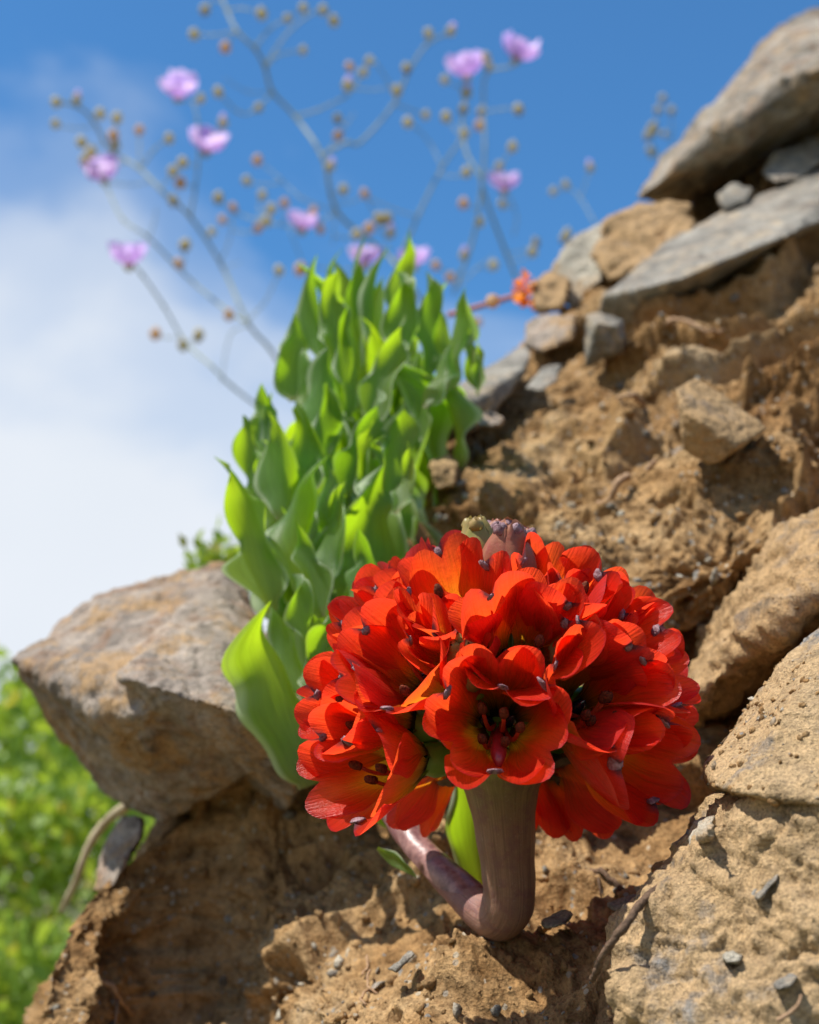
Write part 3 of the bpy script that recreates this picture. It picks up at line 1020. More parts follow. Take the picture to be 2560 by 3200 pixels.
rock('stone', 'blue grey stone lying at the shadow edge right of the bent stem', 'rock',
     [[(1690, 2880, SD(1690, 2880)), (1760, 2845, SD(1760, 2845)), (1790, 2855, SD(1790, 2855)), (1770, 2890, SD(1770, 2890)), (1700, 2905, SD(1700, 2905))]],
     M['rock_grey'], 0.0007, 0.6, 0.01, seed=22)
rock('stone', 'flat grey stone beside the dark twig at the foot of the lowest boulder', 'rock',
     [[(1895, 2825, SD(1895, 2825)), (1950, 2805, SD(1950, 2805)), (2000, 2800, SD(2000, 2800)), (1985, 2845, SD(1985, 2845)), (1920, 2850, SD(1920, 2850))]],
     M['rock_grey'], 0.0007, 0.6, 0.01, seed=23)
rock('rock', 'pale grey green stone high on the edge of the lowest boulder', 'rock',
     [[(2155, 2600, .306), (2185, 2568, .307), (2235, 2545, .302), (2228, 2600, .277), (2200, 2640, .296), (2150, 2645, .300)]],
     M['rock_pale'], 0.0006, 0.9, 0.01, seed=24)
rock('stone', 'small blue grey angular pebble sitting in the crusted soil near the bottom right', 'rock',
     [[(2418, 3080, .2555), (2470, 3045, .2575), (2494, 3050, .2555), (2470, 3085, .2535), (2430, 3092, .2535)]],
     M['rock_grey'], 0.0004, 0.5, 0.006, seed=25)
rock('stone', 'rounded pale pebble half sunk in the crust, left of the angular pebble', 'rock',
     [[(2258, 2985, .2685), (2290, 2970, .2695), (2320, 2990, .2675), (2305, 3010, .2655), (2262, 3010, .266)]],
     M['rock_pale'], 0.0004, 0.8, 0.006, seed=26)
rock('stone', 'thin tilted slate flake in the rough soil right of the crack shadow', 'rock',
     [[(2345, 2800, .276), (2400, 2735, .278), (2440, 2710, .277), (2430, 2750, .271), (2370, 2815, .270)]],
     M['rock_grey'], 0.0005, 0.6, 0.008, seed=27)

# angular stones bedded in the bank, each one a thing; three shapes between them
MARKS = [(2250, 1310, 'the angular tan stone'), (1900, 1370, 'the pale root splinter'), (2150, 930, 'the curling brown root'), (1890, 1070, 'the squarish stone block'), (1500, 1240, 'the long slab'),
         (1580, 1640, 'the flower buds'), (2450, 1780, 'the layered tan ledge'), (1900, 2650, 'the short forked twig'), (1560, 2900, 'the bent stem'), (1250, 3000, 'the slate chip'), (500, 2600, 'the jutting boulder'),
         (2400, 1000, 'the dark hollow at upper right'), (1750, 1450, 'the open soil behind the flower head'), (2050, 1600, 'the lumpy slope near the flower head')]


def bedded():
    seen = set()
    protos = []
    for k, (mt, sd_) in enumerate(((M['rock_grey'], 41), (M['rock_tan'], 42), (M['rock_brown'], 43), (M['rock_pale'], 44))):
        g = np.random.default_rng(sd_)
        bm = bmesh.new()
        for q in range(13):
            v = g.normal(size=3)
            v /= np.linalg.norm(v)
            bm.verts.new(v * np.array([1.0, 0.7, 0.45]) * g.uniform(0.75, 1.1))
        r = bmesh.ops.convex_hull(bm, input=bm.verts)
        junk = [x for x in r['geom_interior'] + r['geom_unused'] if isinstance(x, bmesh.types.BMVert)]
        bmesh.ops.delete(bm, geom=list(set(junk)), context='VERTS')
        bmesh.ops.bevel(bm, geom=bm.edges[:], offset=0.06, segments=1, affect='EDGES')
        bmesh.ops.triangulate(bm, faces=bm.faces)
        bmesh.ops.subdivide_edges(bm, edges=bm.edges[:], cuts=3, use_grid_fill=True)
        co = np.array([v.co[:] for v in bm.verts])
        d = 0.05 * fbm(co * 3 + k * 9, 3, 5) + 0.02 * fbm(co * 12, 2, 6)
        bm.normal_update()
        for v, x in zip(bm.verts, d):
            v.co += v.normal * float(x)
        me = bpy.data.meshes.new('stone')
        bm.to_mesh(me)
        bm.free()
        me.materials.append(mt)
        me.polygons.foreach_set('use_smooth', np.ones(len(me.polygons), dtype=bool))
        protos.append(me)
    g = np.random.default_rng(12)
    made = 0
    while made < 46:
        u, v = g.uniform(1350, 2560), g.uniform(700, 2750)
        if made % 6 == 5:
            u, v = g.uniform(350, 1900), g.uniform(2650, 3150)
        us_ = float(np.interp(v, *sv))
        if u < us_ + 60:
            continue
        p = soil_at(u, v, 0)
        d = (p - CAM).dot(FW)
        px = 9 + 55 * g.random() ** 2.2
        if v > 2500:
            px *= 0.6
        sz = px * K * d
        kd = int(g.choice(4, p=[0.4, 0.3, 0.15, 0.15]))
        big = 'tiny' if px < 14 else 'small' if px < 26 else 'medium sized' if px < 42 else 'larger'
        col_ = ('grey', 'tan', 'brown', 'pale')[kd]
        near = min(MARKS, key=lambda m: math.hypot(u - m[0], v - m[1]))
        du, dv = u - near[0], v - near[1]
        side = ('right of' if du > 0 else 'left of') if abs(du) > abs(dv) else ('below' if dv > 0 else 'above')
        lab = '%s %s angular stone bedded in soil %s %s' % (big, col_, side, near[2])
        if lab in seen:
            continue
        seen.add(lab)
        o = link('stone', protos[kd])
        e = Quaternion((g.normal(), g.normal(), g.normal(), g.normal())).normalized()
        # flat sides tend to lie along the beds
        bed = Vector((-0.52, 0.1, 0.82)).normalized().to_track_quat('Z', 'Y')
        rot = bed.slerp(e, 0.38)
        o.matrix_local = Matrix.Translation(p + (CAM - p).normalized() * sz * 0.15) @ rot.to_matrix().to_4x4() @ Matrix.Diagonal((sz, sz * g.uniform(0.8, 1.2), sz * g.uniform(0.7, 1.3), 1))
        tag(o, lab, 'stone', 'small angular stones bedded in the soil')
        made += 1


bedded()

# grit and crumbs strewn over the soil: nobody could count them
def grit():
    V_, F_ = [], []
    ico = bmesh.new()
    bmesh.ops.create_icosphere(ico, subdivisions=1, radius=1)
    iv = np.array([v.co[:] for v in ico.verts])
    fi = np.array([[v.index for v in f.verts] for f in ico.faces])
    ico.free()
    g = np.random.default_rng(5)
    n = 5200
    vs, fs, mt = [], [], []
    for k in range(n):
        i = g.integers(40, NR - 10)
        j = NF + g.integers(6, NC - 8)
        p = soil_pts[i * nC + j]
        nr = nn[i, j]
        d = D[i, j]
        sz = (0.0005 + 0.0022 * g.random() ** 3.5) * (0.5 + d * 1.1)
        q = iv * (1 + 0.28 * g.standard_normal((len(iv), 1))) * np.array([1, 0.8, 0.6]) * sz
        a = g.standard_normal((3, 3))
        a, _ = np.linalg.qr(a)
        q = q @ a + p + nr * sz * 0.25
        vs.append(q)
        fs.append(fi + k * len(iv))
        mt.append(np.full(len(fi), g.choice(3, p=[0.80, 0.10, 0.10])))
    for bo, cnt in (('boulder.003', 250), ('boulder.004', 900)):
        ob = bpy.data.objects.get(bo)
        if ob is None:
            continue
        mv = ob.data.vertices
        for q_ in range(cnt):
            v_ = mv[int(g.integers(0, len(mv)))]
            p = np.array(ob.matrix_local @ v_.co)
            sz = 0.0003 + 0.0011 * g.random() ** 3
            q = iv * (1 + 0.28 * g.standard_normal((len(iv), 1))) * np.array([1, 0.8, 0.6]) * sz
            a, _ = np.linalg.qr(g.standard_normal((3, 3)))
            vs.append(q @ a + p)
            fs.append(fi + n * len(iv))
            n += 1
            mt.append(np.full(len(fi), g.choice(3, p=[0.86, 0.07, 0.07])))
    me = mesh_np('gravel', np.concatenate(vs), np.concatenate(fs), [M['soil'], M['rock_grey'], M['rock_pale']], None, np.concatenate(mt), smooth=False)
    tag(link('gravel', me), 'loose grit and small crumbs strewn over the soil bank', None, None, 'stuff')


grit()

#PLANTS#
# ================================================================ RED FLOWER
hub = P(1567, 2395, .357)
centre = P(1560, 2262, .352)


def petal(outer, size, opn, rg, ruff=1.0):
    """petal in the flower's frame: axis +Z, lying towards +X; returns mesh"""
    n, m = 20, 19
    Lg = (0.0305 if outer else 0.0290) * size * rg.uniform(0.96, 1.05)
    Wd = (0.0118 if outer else 0.0110) * size * rg.uniform(0.95, 1.08)
    r, z = 0.0026 * size, 0.0
    off = 0.0 if outer else -0.0007
    cl = []
    NS = 60
    a0, a1, a2 = R(36), R(14 + 12 * opn), R(8 + 34 * opn + rg.uniform(-8, 8))
    for k in range(NS + 1):
        s_ = k / NS
        cl.append((r, z))
        if s_ < 0.35:
            an = a0 + (a1 - a0) * s_ / 0.35
        else:
            an = a1 + (a2 - a1) * ((s_ - 0.35) / 0.65) ** 1.8
        r += Lg * 1.02 / NS * math.sin(an)
        z += Lg * 1.02 / NS * math.cos(an)
    cl += [(cl[-1][0] + (cl[-1][0] - cl[-2][0]) * k, cl[-1][1] + (cl[-1][1] - cl[-2][1]) * k) for k in range(1, 8)]
    ph1, ph2, ph3 = (rg.uniform(0, 6.28) for _ in range(3))
    notch = rg.uniform(0.08, 0.13) if outer else rg.uniform(0.06, 0.15)
    asym = rg.uniform(-0.06, 0.06)
    cup = rg.uniform(0.8, 1.25)
    fold = rg.uniform(-0.25, 0.4)
    pts, uv = [], []
    for i in range(n):
        si = i / (n - 1)
        s_ = 1 - (1 - si) ** 1.25
        for j in range(m):
            t = math.sin(math.pi / 2 * (-1 + 2 * j / (m - 1)))
            w = 0.0021 * size + (Wd - 0.0021 * size) * (lambda x: x * x * (3 - 2 * x))(min(1, max(0, (s_ - 0.12) / 0.62)))
            q = max(0, (s_ - 0.66) / 0.34)
            w *= (1 - 0.07 * q * q)
            wl = 0.36
            g = 1 - 0.54 * wl + wl * math.sqrt(max(0, 0.54 ** 2 - (abs(t) - 0.47) ** 2)) + asym * t - (notch - 0.06) * 0.6 * math.exp(-(t / 0.2) ** 2)
            y = s_ - s_ ** 3 * (1 - g)
            x = t * w
            kk = y * NS
            k0 = int(kk)
            fr = kk - k0
            rr = cl[k0][0] * (1 - fr) + cl[k0 + 1][0] * fr
            zz = cl[k0][1] * (1 - fr) + cl[k0 + 1][1] * fr
            Re = (rr * 1.12 + 0.0042) * cup
            th = x / Re
            X = rr + off - Re * (1 - math.cos(th))
            Y = Re * math.sin(th)
            # lobes puff out either side of the midrib, edges ruffle
            puff = 0.0008 * size * (math.exp(-((abs(t) - 0.5) / 0.3) ** 2) - 1.3 * math.exp(-(t / 0.14) ** 2)) * s_
            ru = ruff * 0.0007 * size * abs(t) ** 1.6 * s_ * s_ * math.sin(5 * s_ + ph1 + 2.2 * t)
            rim = ruff * 0.0007 * size * q * q * math.sin(3.4 * t + ph2) + fold * 0.0022 * size * q * q * t * math.sin(ph3)
            inc = 0.0010 * size * q ** 3 * (-1 if outer else 0.4)       # outer tips hook inward
            X += puff + ru + rim + inc
            pts.append((X, Y, zz + 0.3 * ru))
            uv.append((s_, (t + 1) / 2))
    mb = MB()
    mb.grid(pts, uv, n, m, 0)
    if outer:
        # grey purple wrinkled callus at the back of the notch
        tip = Vector(pts[(n - 1) * m + m // 2])
        back = Vector(pts[(n - 4) * m + m // 2])
        ax = (tip - back).normalized()
        nrm = ax.cross(Vector((0, 1, 0))).normalized()
        if nrm.x < 0:
            nrm = -nrm
        k = len(mb.v)
        rr = 0.00105 * size * rg.uniform(0.7, 1.4)
        A, B = 7, 9
        g_p, g_u = [], []
        for a in range(A):
            pa = math.pi * a / (A - 1)
            for b_ in range(B):
                pb = 2 * math.pi * b_ / B
                q = Vector((math.sin(pa) * math.cos(pb) * 0.5, math.sin(pa) * math.sin(pb) * 1.5, math.cos(pa) * 1.35)) * rr * rg.uniform(0.82, 1.15)
                w_ = tip - ax * 0.0009 + nrm * 0.0002 * size + nrm * q.x + Vector((0, 1, 0)) * q.y + ax * q.z
                g_p.append(w_)
                g_u.append((a / (A - 1), b_ / B))
        mb.grid(g_p, g_u, A, B, 1, close=True)
    return mb.mesh('petal', [M['petal_out' if outer else 'petal_in'], M['callus']])


def frame_from(axis, spin):
    q = Vector(axis).to_track_quat('Z', 'Y')
    return q.to_matrix().to_4x4() @ Matrix.Rotation(spin, 4, 'Z')


plant = empty('red_flower', hub, 'round red orange flower head on a thick bent brown stem', 'flower')
plant_inv = Matrix.Translation(-hub)


HS = 0.92


def add_flower(u, v, rad=0.046, opn=0.6, size=1.0, spin=None, back=False, tilt=(0, 0), label=None, stam=3, pist=False, seed=0, face=0.0):
    rg = random.Random(seed * 7 + 3)
    size *= HS
    rad *= 0.975
    v = v - max(0, v - 2330) * 0.22
    # mouth centre on the sphere of the head
    d0 = (centre - CAM).dot(FW)
    best = None
    for it in range(60):
        dd = d0 + (it / 59) * (0.055 if back else -0.055)
        p = P(u, v, dd)
        e = abs((p - centre).length - rad)
        if best is None or e < best[0]:
            best = (e, p)
    mouth = best[1]
    ax = (mouth - (hub * 0.55 + centre * 0.45)).normalized()
    ax = (ax + RT * tilt[0] + UP * tilt[1] - FW * face).normalized()
    base = mouth - ax * 0.0245 * size
    Mx = Matrix.Translation(base) @ frame_from(ax, 0)
    inv = Mx.inverted()
    if spin is None:
        spin = rg.uniform(0, 6.28)
    mb = MB()
    hl = inv @ hub
    # pedicel leaves the hub and bends into the ovary
    out = (mouth - hub).normalized()
    p0 = hub + out * 0.002
    p3 = base - ax * 0.0085 * size
    p1 = p0 + (out + UP * 0.0) * 0.008
    p2 = p3 - ax * 0.007
    pts = []
    for k in range(9):
        t = k / 8
        q = (1 - t) ** 3 * p0 + 3 * (1 - t) ** 2 * t * p1 + 3 * (1 - t) * t * t * p2 + t ** 3 * p3
        pts.append(inv @ q)
    mb.tube(pts, [0.0023 + 0.0003 * math.sin(k) for k in range(9)], 8, 0)
    mb.lathe((0, 0, -0.0095 * size), (0, 0, 1), [(0, 0.0018), (0.001, 0.0030), (0.003, 0.0044 * size), (0.006, 0.0048 * size), (0.009, 0.0040 * size), (0.0108, 0.0030 * size), (0.0112, 0.0004)], 18, 1, lobes=6, lobe_amp=0.10)
    for k in range(3):   # glossy black nectaries down in the tube
        a = spin + k * 2.0944
        c = Vector((math.cos(a) * 0.0036, math.sin(a) * 0.0036, 0.0036)) * size
        mb.lathe(c - Vector((math.cos(a), math.sin(a), 0)) * 0.0006, (math.cos(a) * .5, math.sin(a) * .5, 1), [(-0.003, 0.0003), (-0.0015, 0.0014), (0, 0.0016), (0.002, 0.0012), (0.003, 0.0002)], 8, 2)
    me = mb.mesh('flower', [M['pedicel'], M['ovary'], M['nectar']])
    fl = link('flower', me, plant, plant_inv @ Mx)
    if label:
        fl['label'] = label
    for k in range(6):
        outer = k % 2 == 0
        o2 = opn + rg.uniform(-0.12, 0.14)
        pm = petal(outer, size, max(0, o2), rg)
        a = spin + k * math.pi / 3 + rg.uniform(-0.09, 0.09)
        tl = Matrix.Rotation(rg.uniform(-0.05, 0.05), 4, 'Y') @ Matrix.Rotation(rg.uniform(-0.05, 0.05), 4, 'X')
        link('petal', pm, fl, Matrix.Rotation(a, 4, 'Z') @ tl)
    # gravity: the stamens lie towards the lower side and curve up
    down = (inv.to_3x3() @ Vector((0, 0, -1)))
    for k in range(stam):
        a = rg.uniform(0, 6.28)
        st = Vector((math.cos(a), math.sin(a), 0)) * 0.0014
        dn = Vector((down.x, down.y, 0)) * 0.0035
        ln = rg.uniform(0.013, 0.021) * size
        sp = Vector((math.cos(a), math.sin(a), 0)) * rg.uniform(0.0015, 0.0040)
        path = [st + Vector((0, 0, 0.001))]
        for q in range(1, 9):
            t = q / 8
            path.append(st + sp * t + dn * math.sin(t * 2.6) + Vector((0, 0, 0.001 + ln * t)))
        mb = MB()
        mb.tube(path, [0.00065 - 0.0002 * q / 8 for q in range(9)], 7, 0)
        tip = path[-1]
        dr = (path[-1] - path[-3]).normalized()
        mb.lathe(tip - dr * 0.0006, dr, [(0, 0.0003), (0.0004, 0.0010), (0.0014, 0.00125), (0.0026, 0.0011), (0.0035, 0.0006), (0.0038, 0.0001)], 10, 1, lobes=4, lobe_amp=0.28, jit=0.09, rg=rg)
        link('stamen', mb.mesh('stamen', [M['filament'], M['anther']]), fl)
    if pist:
        mb = MB()
        dn = Vector((down.x, down.y, 0)).normalized()
        path = [Vector((0, 0, 0.001)) + dn * 0.0105 * t ** 1.1 + Vector((0, 0, 0.017 * math.sin(t * 1.5))) for t in [k / 8 for k in range(9)]]
        mb.tube(path, [0.0006, 0.0008, 0.0011, 0.0015, 0.0018, 0.0019, 0.0018, 0.0013, 0.0005], 9, 0)
        link('pistil', mb.mesh('pistil', [M['pistil']]), fl)
    return fl


# (u, v) of each mouth as the photograph shows it
FL = [
    dict(u=1556, v=2238, opn=0.74, size=1.10, spin=0.55, stam=5, pist=True, rad=.050, seed=1, face=0.10, label='lowest front flower wide open to the camera with black throat'),
    dict(u=1638, v=1985, opn=0.56, size=1.08, spin=0.1, stam=3, rad=.050, seed=2, face=0.30, tilt=(0, -0.05)),
    dict(u=1405, v=1850, opn=0.42, size=1.0, spin=0.9, stam=3, rad=.049, seed=3, face=0.15),
    dict(u=1345, v=1752, opn=0.35, size=0.95, stam=0, rad=.048, seed=4, back=True),
    dict(u=1760, v=1812, opn=0.40, size=1.0, spin=0.3, stam=2, rad=.049, seed=5, face=0.12),
    dict(u=1826, v=1900, opn=0.50, size=0.90, stam=2, rad=.046, seed=6),
    dict(u=1960, v=1935, opn=0.45, size=1.0, stam=1, rad=.050, seed=7, tilt=(0.1, 0)),
    dict(u=1900, v=2160, opn=0.62, size=1.08, spin=0.7, stam=5, rad=.050, seed=8, face=0.05, tilt=(-0.08, 0.0)),
    dict(u=1236, v=2035, opn=0.58, size=1.06, spin=0.4, stam=3, rad=.049, seed=9, face=0.10),
    dict(u=1400, v=1985, opn=0.45, size=0.86, spin=1.2, stam=1, rad=.043, seed=10),
    dict(u=1150, v=1890, opn=0.30, size=0.95, stam=1, rad=.048, seed=11),
    dict(u=1065, v=2195, opn=0.40, size=1.0, stam=2, rad=.049, seed=12),
    dict(u=1092, v=2395, opn=0.45, size=1.06, spin=0.5, stam=3, rad=.050, seed=13, tilt=(0, 0.05)),
    dict(u=1060, v=2080, opn=0.45, size=0.90, stam=1, rad=.046, seed=14),
    dict(u=2048, v=2070, opn=0.50, size=0.95, stam=1, rad=.048, seed=15),
    dict(u=2070, v=2235, opn=0.55, size=1.0, stam=2, rad=.049, seed=16, back=True),
    dict(u=2010, v=2385, opn=0.12, size=1.12, stam=1, rad=.050, seed=17, tilt=(0.1, -0.22)),
    dict(u=1865, v=2480, opn=0.75, size=1.05, stam=1, rad=.045, seed=18, back=True, tilt=(0.1, -0.25)),
    dict(u=1700, v=2500, opn=0.70, size=1.0, stam=1, rad=.043, seed=19, back=True, tilt=(0, -0.3)),
    dict(u=1270, v=2480, opn=0.60, size=0.95, stam=1, rad=.043, seed=20, back=True, tilt=(-0.1, -0.2)),
    dict(u=1240, v=1795, opn=0.35, size=0.92, stam=1, rad=.046, seed=21, back=True),
    dict(u=2080, v=2150, opn=0.40, size=0.9, stam=1, rad=.047, seed=27, back=True),
    dict(u=1980, v=2330, opn=0.5, size=0.95, stam=1, rad=.046, seed=29, back=True, tilt=(0.1, -0.1)),
]
for f_ in FL:
    add_flower(**f_)


def add_bud(u, v, mat, size=1.0, rad=0.046, back=False, open_tip=False, seed=0, dset=None):
    rg = random.Random(seed)
    d0 = (centre - CAM).dot(FW)
    best = min((abs((P(u, v, d0 + it / 59 * (0.055 if back else -0.055)) - centre).length - rad), it) for it in range(60))[1]
    tip = P(u, v, d0 + best / 59 * (0.055 if back else -0.055))
    if dset:
        tip = P(u, v, dset)
    ax = (tip - (hub * 0.45 + centre * 0.55)).normalized()
    ax = (ax + UP * 0.25).normalized()
    base = tip - ax * 0.022 * size
    Mx = Matrix.Translation(base) @ frame_from(ax, rg.uniform(0, 6))
    inv = Mx.inverted()
    mb = MB()
    p0, p3 = hub.copy(), base
    p1 = p0 + (tip - hub).normalized() * 0.012
    p2 = p3 - ax * 0.008
    pts = []
    for k in range(9):
        t = k / 8
        pts.append(inv @ ((1 - t) ** 3 * p0 + 3 * (1 - t) ** 2 * t * p1 + 3 * (1 - t) * t * t * p2 + t ** 3 * p3))
    mb.tube(pts, 0.0021, 8, 0)
    S = size
    mb.lathe((0, 0, -0.001), (0, 0, 1), [(0, 0.002), (0.001 * S, 0.0035 * S), (0.004 * S, 0.0046 * S), (0.0065 * S, 0.0042 * S)], 18, 1, lobes=6, lobe_amp=0.1)
    o = link('bud', mb.mesh('bud', [M['pedicel'], M['ovary']]), plant, plant_inv @ Mx)
    for k in range(3):   # three tightly wrapped tepals
        a0 = k * 2.0944
        pts, uv = [], []
        n, m = 15, 11
        for i in range(n):
            s_ = i / (n - 1)
            for j in range(m):
                t = -1 + 2 * j / (m - 1)
                th = a0 + t * 1.22
                r = 0.0062 * S * (math.sin(math.pi * (0.16 + 0.80 * s_ ** 0.92)) ** 0.7) * (1.0 + 0.05 * math.cos(t * 9) + 0.10 * (1 - t * t)) - 0.0003 * k
                if s_ > 0.86:
                    r = max(r, 0.0006) * (1 + 0.25 * math.sin(th * 5 + k))
                z = 0.005 * S + 0.0175 * S * s_ + (0.0012 * S * (1 - abs(t)) if s_ > 0.9 else 0)
                pts.append((r * math.cos(th), r * math.sin(th), z))
                uv.append((s_, (t + 1) / 2))
        b2 = MB()
        b2.grid(pts, uv, n, m, 0)
        tipp = Vector((math.cos(a0) * 0.002 * S, math.sin(a0) * 0.002 * S, 0.0218 * S))
        b2.lathe(tipp, (math.cos(a0) * 0.5, math.sin(a0) * 0.5, 1), [(-0.0022, 0.0003), (-0.001, 0.0018 * S), (0.0004, 0.0016 * S), (0.0014, 0.0003)], 9, 1, jit=0.16, rg=rg)
        link('petal', b2.mesh('bud_petal', [mat, M['callus'] if mat is M['bud_red'] else mat]), o)
    return o


add_bud(1486, 1632, M['bud_green'], 1.05, .0535, seed=1, dset=.345)['label'] = 'closed green bud on top of the head'
add_bud(1588, 1642, M['bud_red'], 1.12, .0530, seed=2, dset=.333)['label'] = 'closed dark red bud on top of the head'
add_bud(1640, 1660, M['bud_red'], 0.9, .049, back=True, seed=3)
add_bud(1552, 1640, M['bud_red'], 1.0, .050, seed=6, dset=.352)
add_bud(1822, 1952, M['bud_green'], 0.8, .045, seed=4)
add_bud(1440, 2010, M['bud_green'], 0.85, .047, seed=5)

# withered bracts round the hub
for k, a in enumerate((0.1, 3.05, 0.6, 2.5)):
    rg = random.Random(k + 70)
    dr = RT * math.cos(a) + FW * math.sin(a)
    p0 = dr * 0.009
    ln = rg.uniform(0.012, 0.022)
    pts, uv = [], []
    n, m = 12, 7
    sd_ = dr.cross(UP).normalized()
    for i in range(n):
        s_ = i / (n - 1)
        c = p0 + dr * ln * s_ + UP * (0.004 * math.sin(s_ * 3 + k) - 0.003)
        w = 0.0032 * (math.sin(math.pi * min(1, s_ * 0.9 + 0.1)) ** 0.6)
        for j in range(m):
            t = -1 + 2 * j / (m - 1)
            pts.append(c + sd_ * t * w + UP * (0.0016 * t * t + 0.0007 * math.sin(9 * s_ + 5 * t + k)))
            uv.append((s_, (t + 1) / 2))
    mb = MB()
    mb.grid(pts, uv, n, m, 0)
    link('bract', mb.mesh('bract', [M['bract']]), plant)

# the thick stem: hangs down from the head, turns on the soil and runs back up to the left
KD = K
sp = [(1567, 2385, .357, .0135), (1567, 2412, .357, .0122), (1568, 2450, .357, .0103), (1573, 2520, .357, .0086), (1581, 2620, .357, .00765), (1588, 2710, .357, .0070),
      (1592, 2790, .3575, .0068), (1580, 2842, .359, .0068), (1548, 2866, .362, .0062), (1495, 2838, .367, .0051), (1420, 2768, .376, .0044), (1345, 2690, .386, .0040), (1270, 2610, .396, .0036),
      (1240, 2560, .405, .0037), (1180, 2480, .418, .0033), (1110, 2380, .435, .0031), (1030, 2240, .46, .003)]
sa = spline(sp, 90)
mb = MB()
path = [plant_inv @ P(a[0], a[1], a[2]) for a in sa]
mb.tube(path, [a[3] * (1 + 0.012 * math.sin(i * 0.9)) for i, a in enumerate(sa)], 28, 0)
link('stem', mb.mesh('stem', [M['stem']]), plant)


def ribbon(pa, wa, side_fn, chan, m=9, ruf=0, ph=0, frq=8):
    """pa list of points, wa half widths, side_fn(i) -> (side, normal)"""
    pts, uv = [], []
    n = len(pa)
    for i in range(n):
        s_ = i / (n - 1)
        sd_, nr = side_fn(i)
        for j in range(m):
            t = -1 + 2 * j / (m - 1)
            pts.append(pa[i] + sd_ * t * wa[i] + nr * (wa[i] * chan * t * t + ruf * abs(t) ** 1.7 * math.sin(frq * s_ * 6.28 + ph + (1.6 if t > 0 else 0))))
            uv.append((s_, (t + 1) / 2))
    return pts, uv, n, m


# sheathing leaf that wraps the lower stem, its tip curling free
def sheath(i0, i1, ln, label):
    n, m = 26, 15
    pts, uv = [], []
    up0 = UP
    for i in range(n):
        s_ = i / (n - 1)
        k = i0 + (i1 - i0) * min(1, s_ / 0.75)
        a = sa[int(k)]
        c = path[int(k)]
        c2 = path[min(len(path) - 1, int(k) + 1)]
        t_ = (c2 - c).normalized()
        nr = (up0 - t_ * up0.dot(t_)).normalized() * 0.8 + (RT - t_ * RT.dot(t_)).normalized() * 0.6
        nr.normalize()
        sd_ = t_.cross(nr)
        free = max(0, (s_ - 0.62) / 0.38)
        st_ = min(1, s_ / 0.12)
        r = a[3] * (0.985 + 0.07 * st_) + 0.0002 * st_
        half = 2.2 * (1 - free) ** 0.8 * (0.45 + 0.55 * min(1, s_ / 0.25)) + 0.12
        lift = free * 0.0035 + free ** 3 * 0.006
        adv = max(0, s_ - 0.75) * 0.03
        curl = free ** 3 * 0.006
        for j in range(m):
            t = -1 + 2 * j / (m - 1)
            th = t * half
            pts.append(c + t_ * (adv - curl * 1.2) + (nr * math.cos(th) + sd_ * math.sin(th)) * (r + 0.0003 * math.sin(9 * s_ + 3 * t)) + nr * lift - sd_ * curl)
            uv.append((s_, (t + 1) / 2))
    mb = MB()
    mb.grid(pts, uv, n, m, 0)
    o = link('leaf_sheath', mb.mesh('leaf_sheath', [M['sheath']]), plant)
    o['label'] = label


sheath(51, 68, .05, 'purple brown leaf sheath wrapped round the lower stem with curled pale tip')

# ================================================================ TALL LEAVES


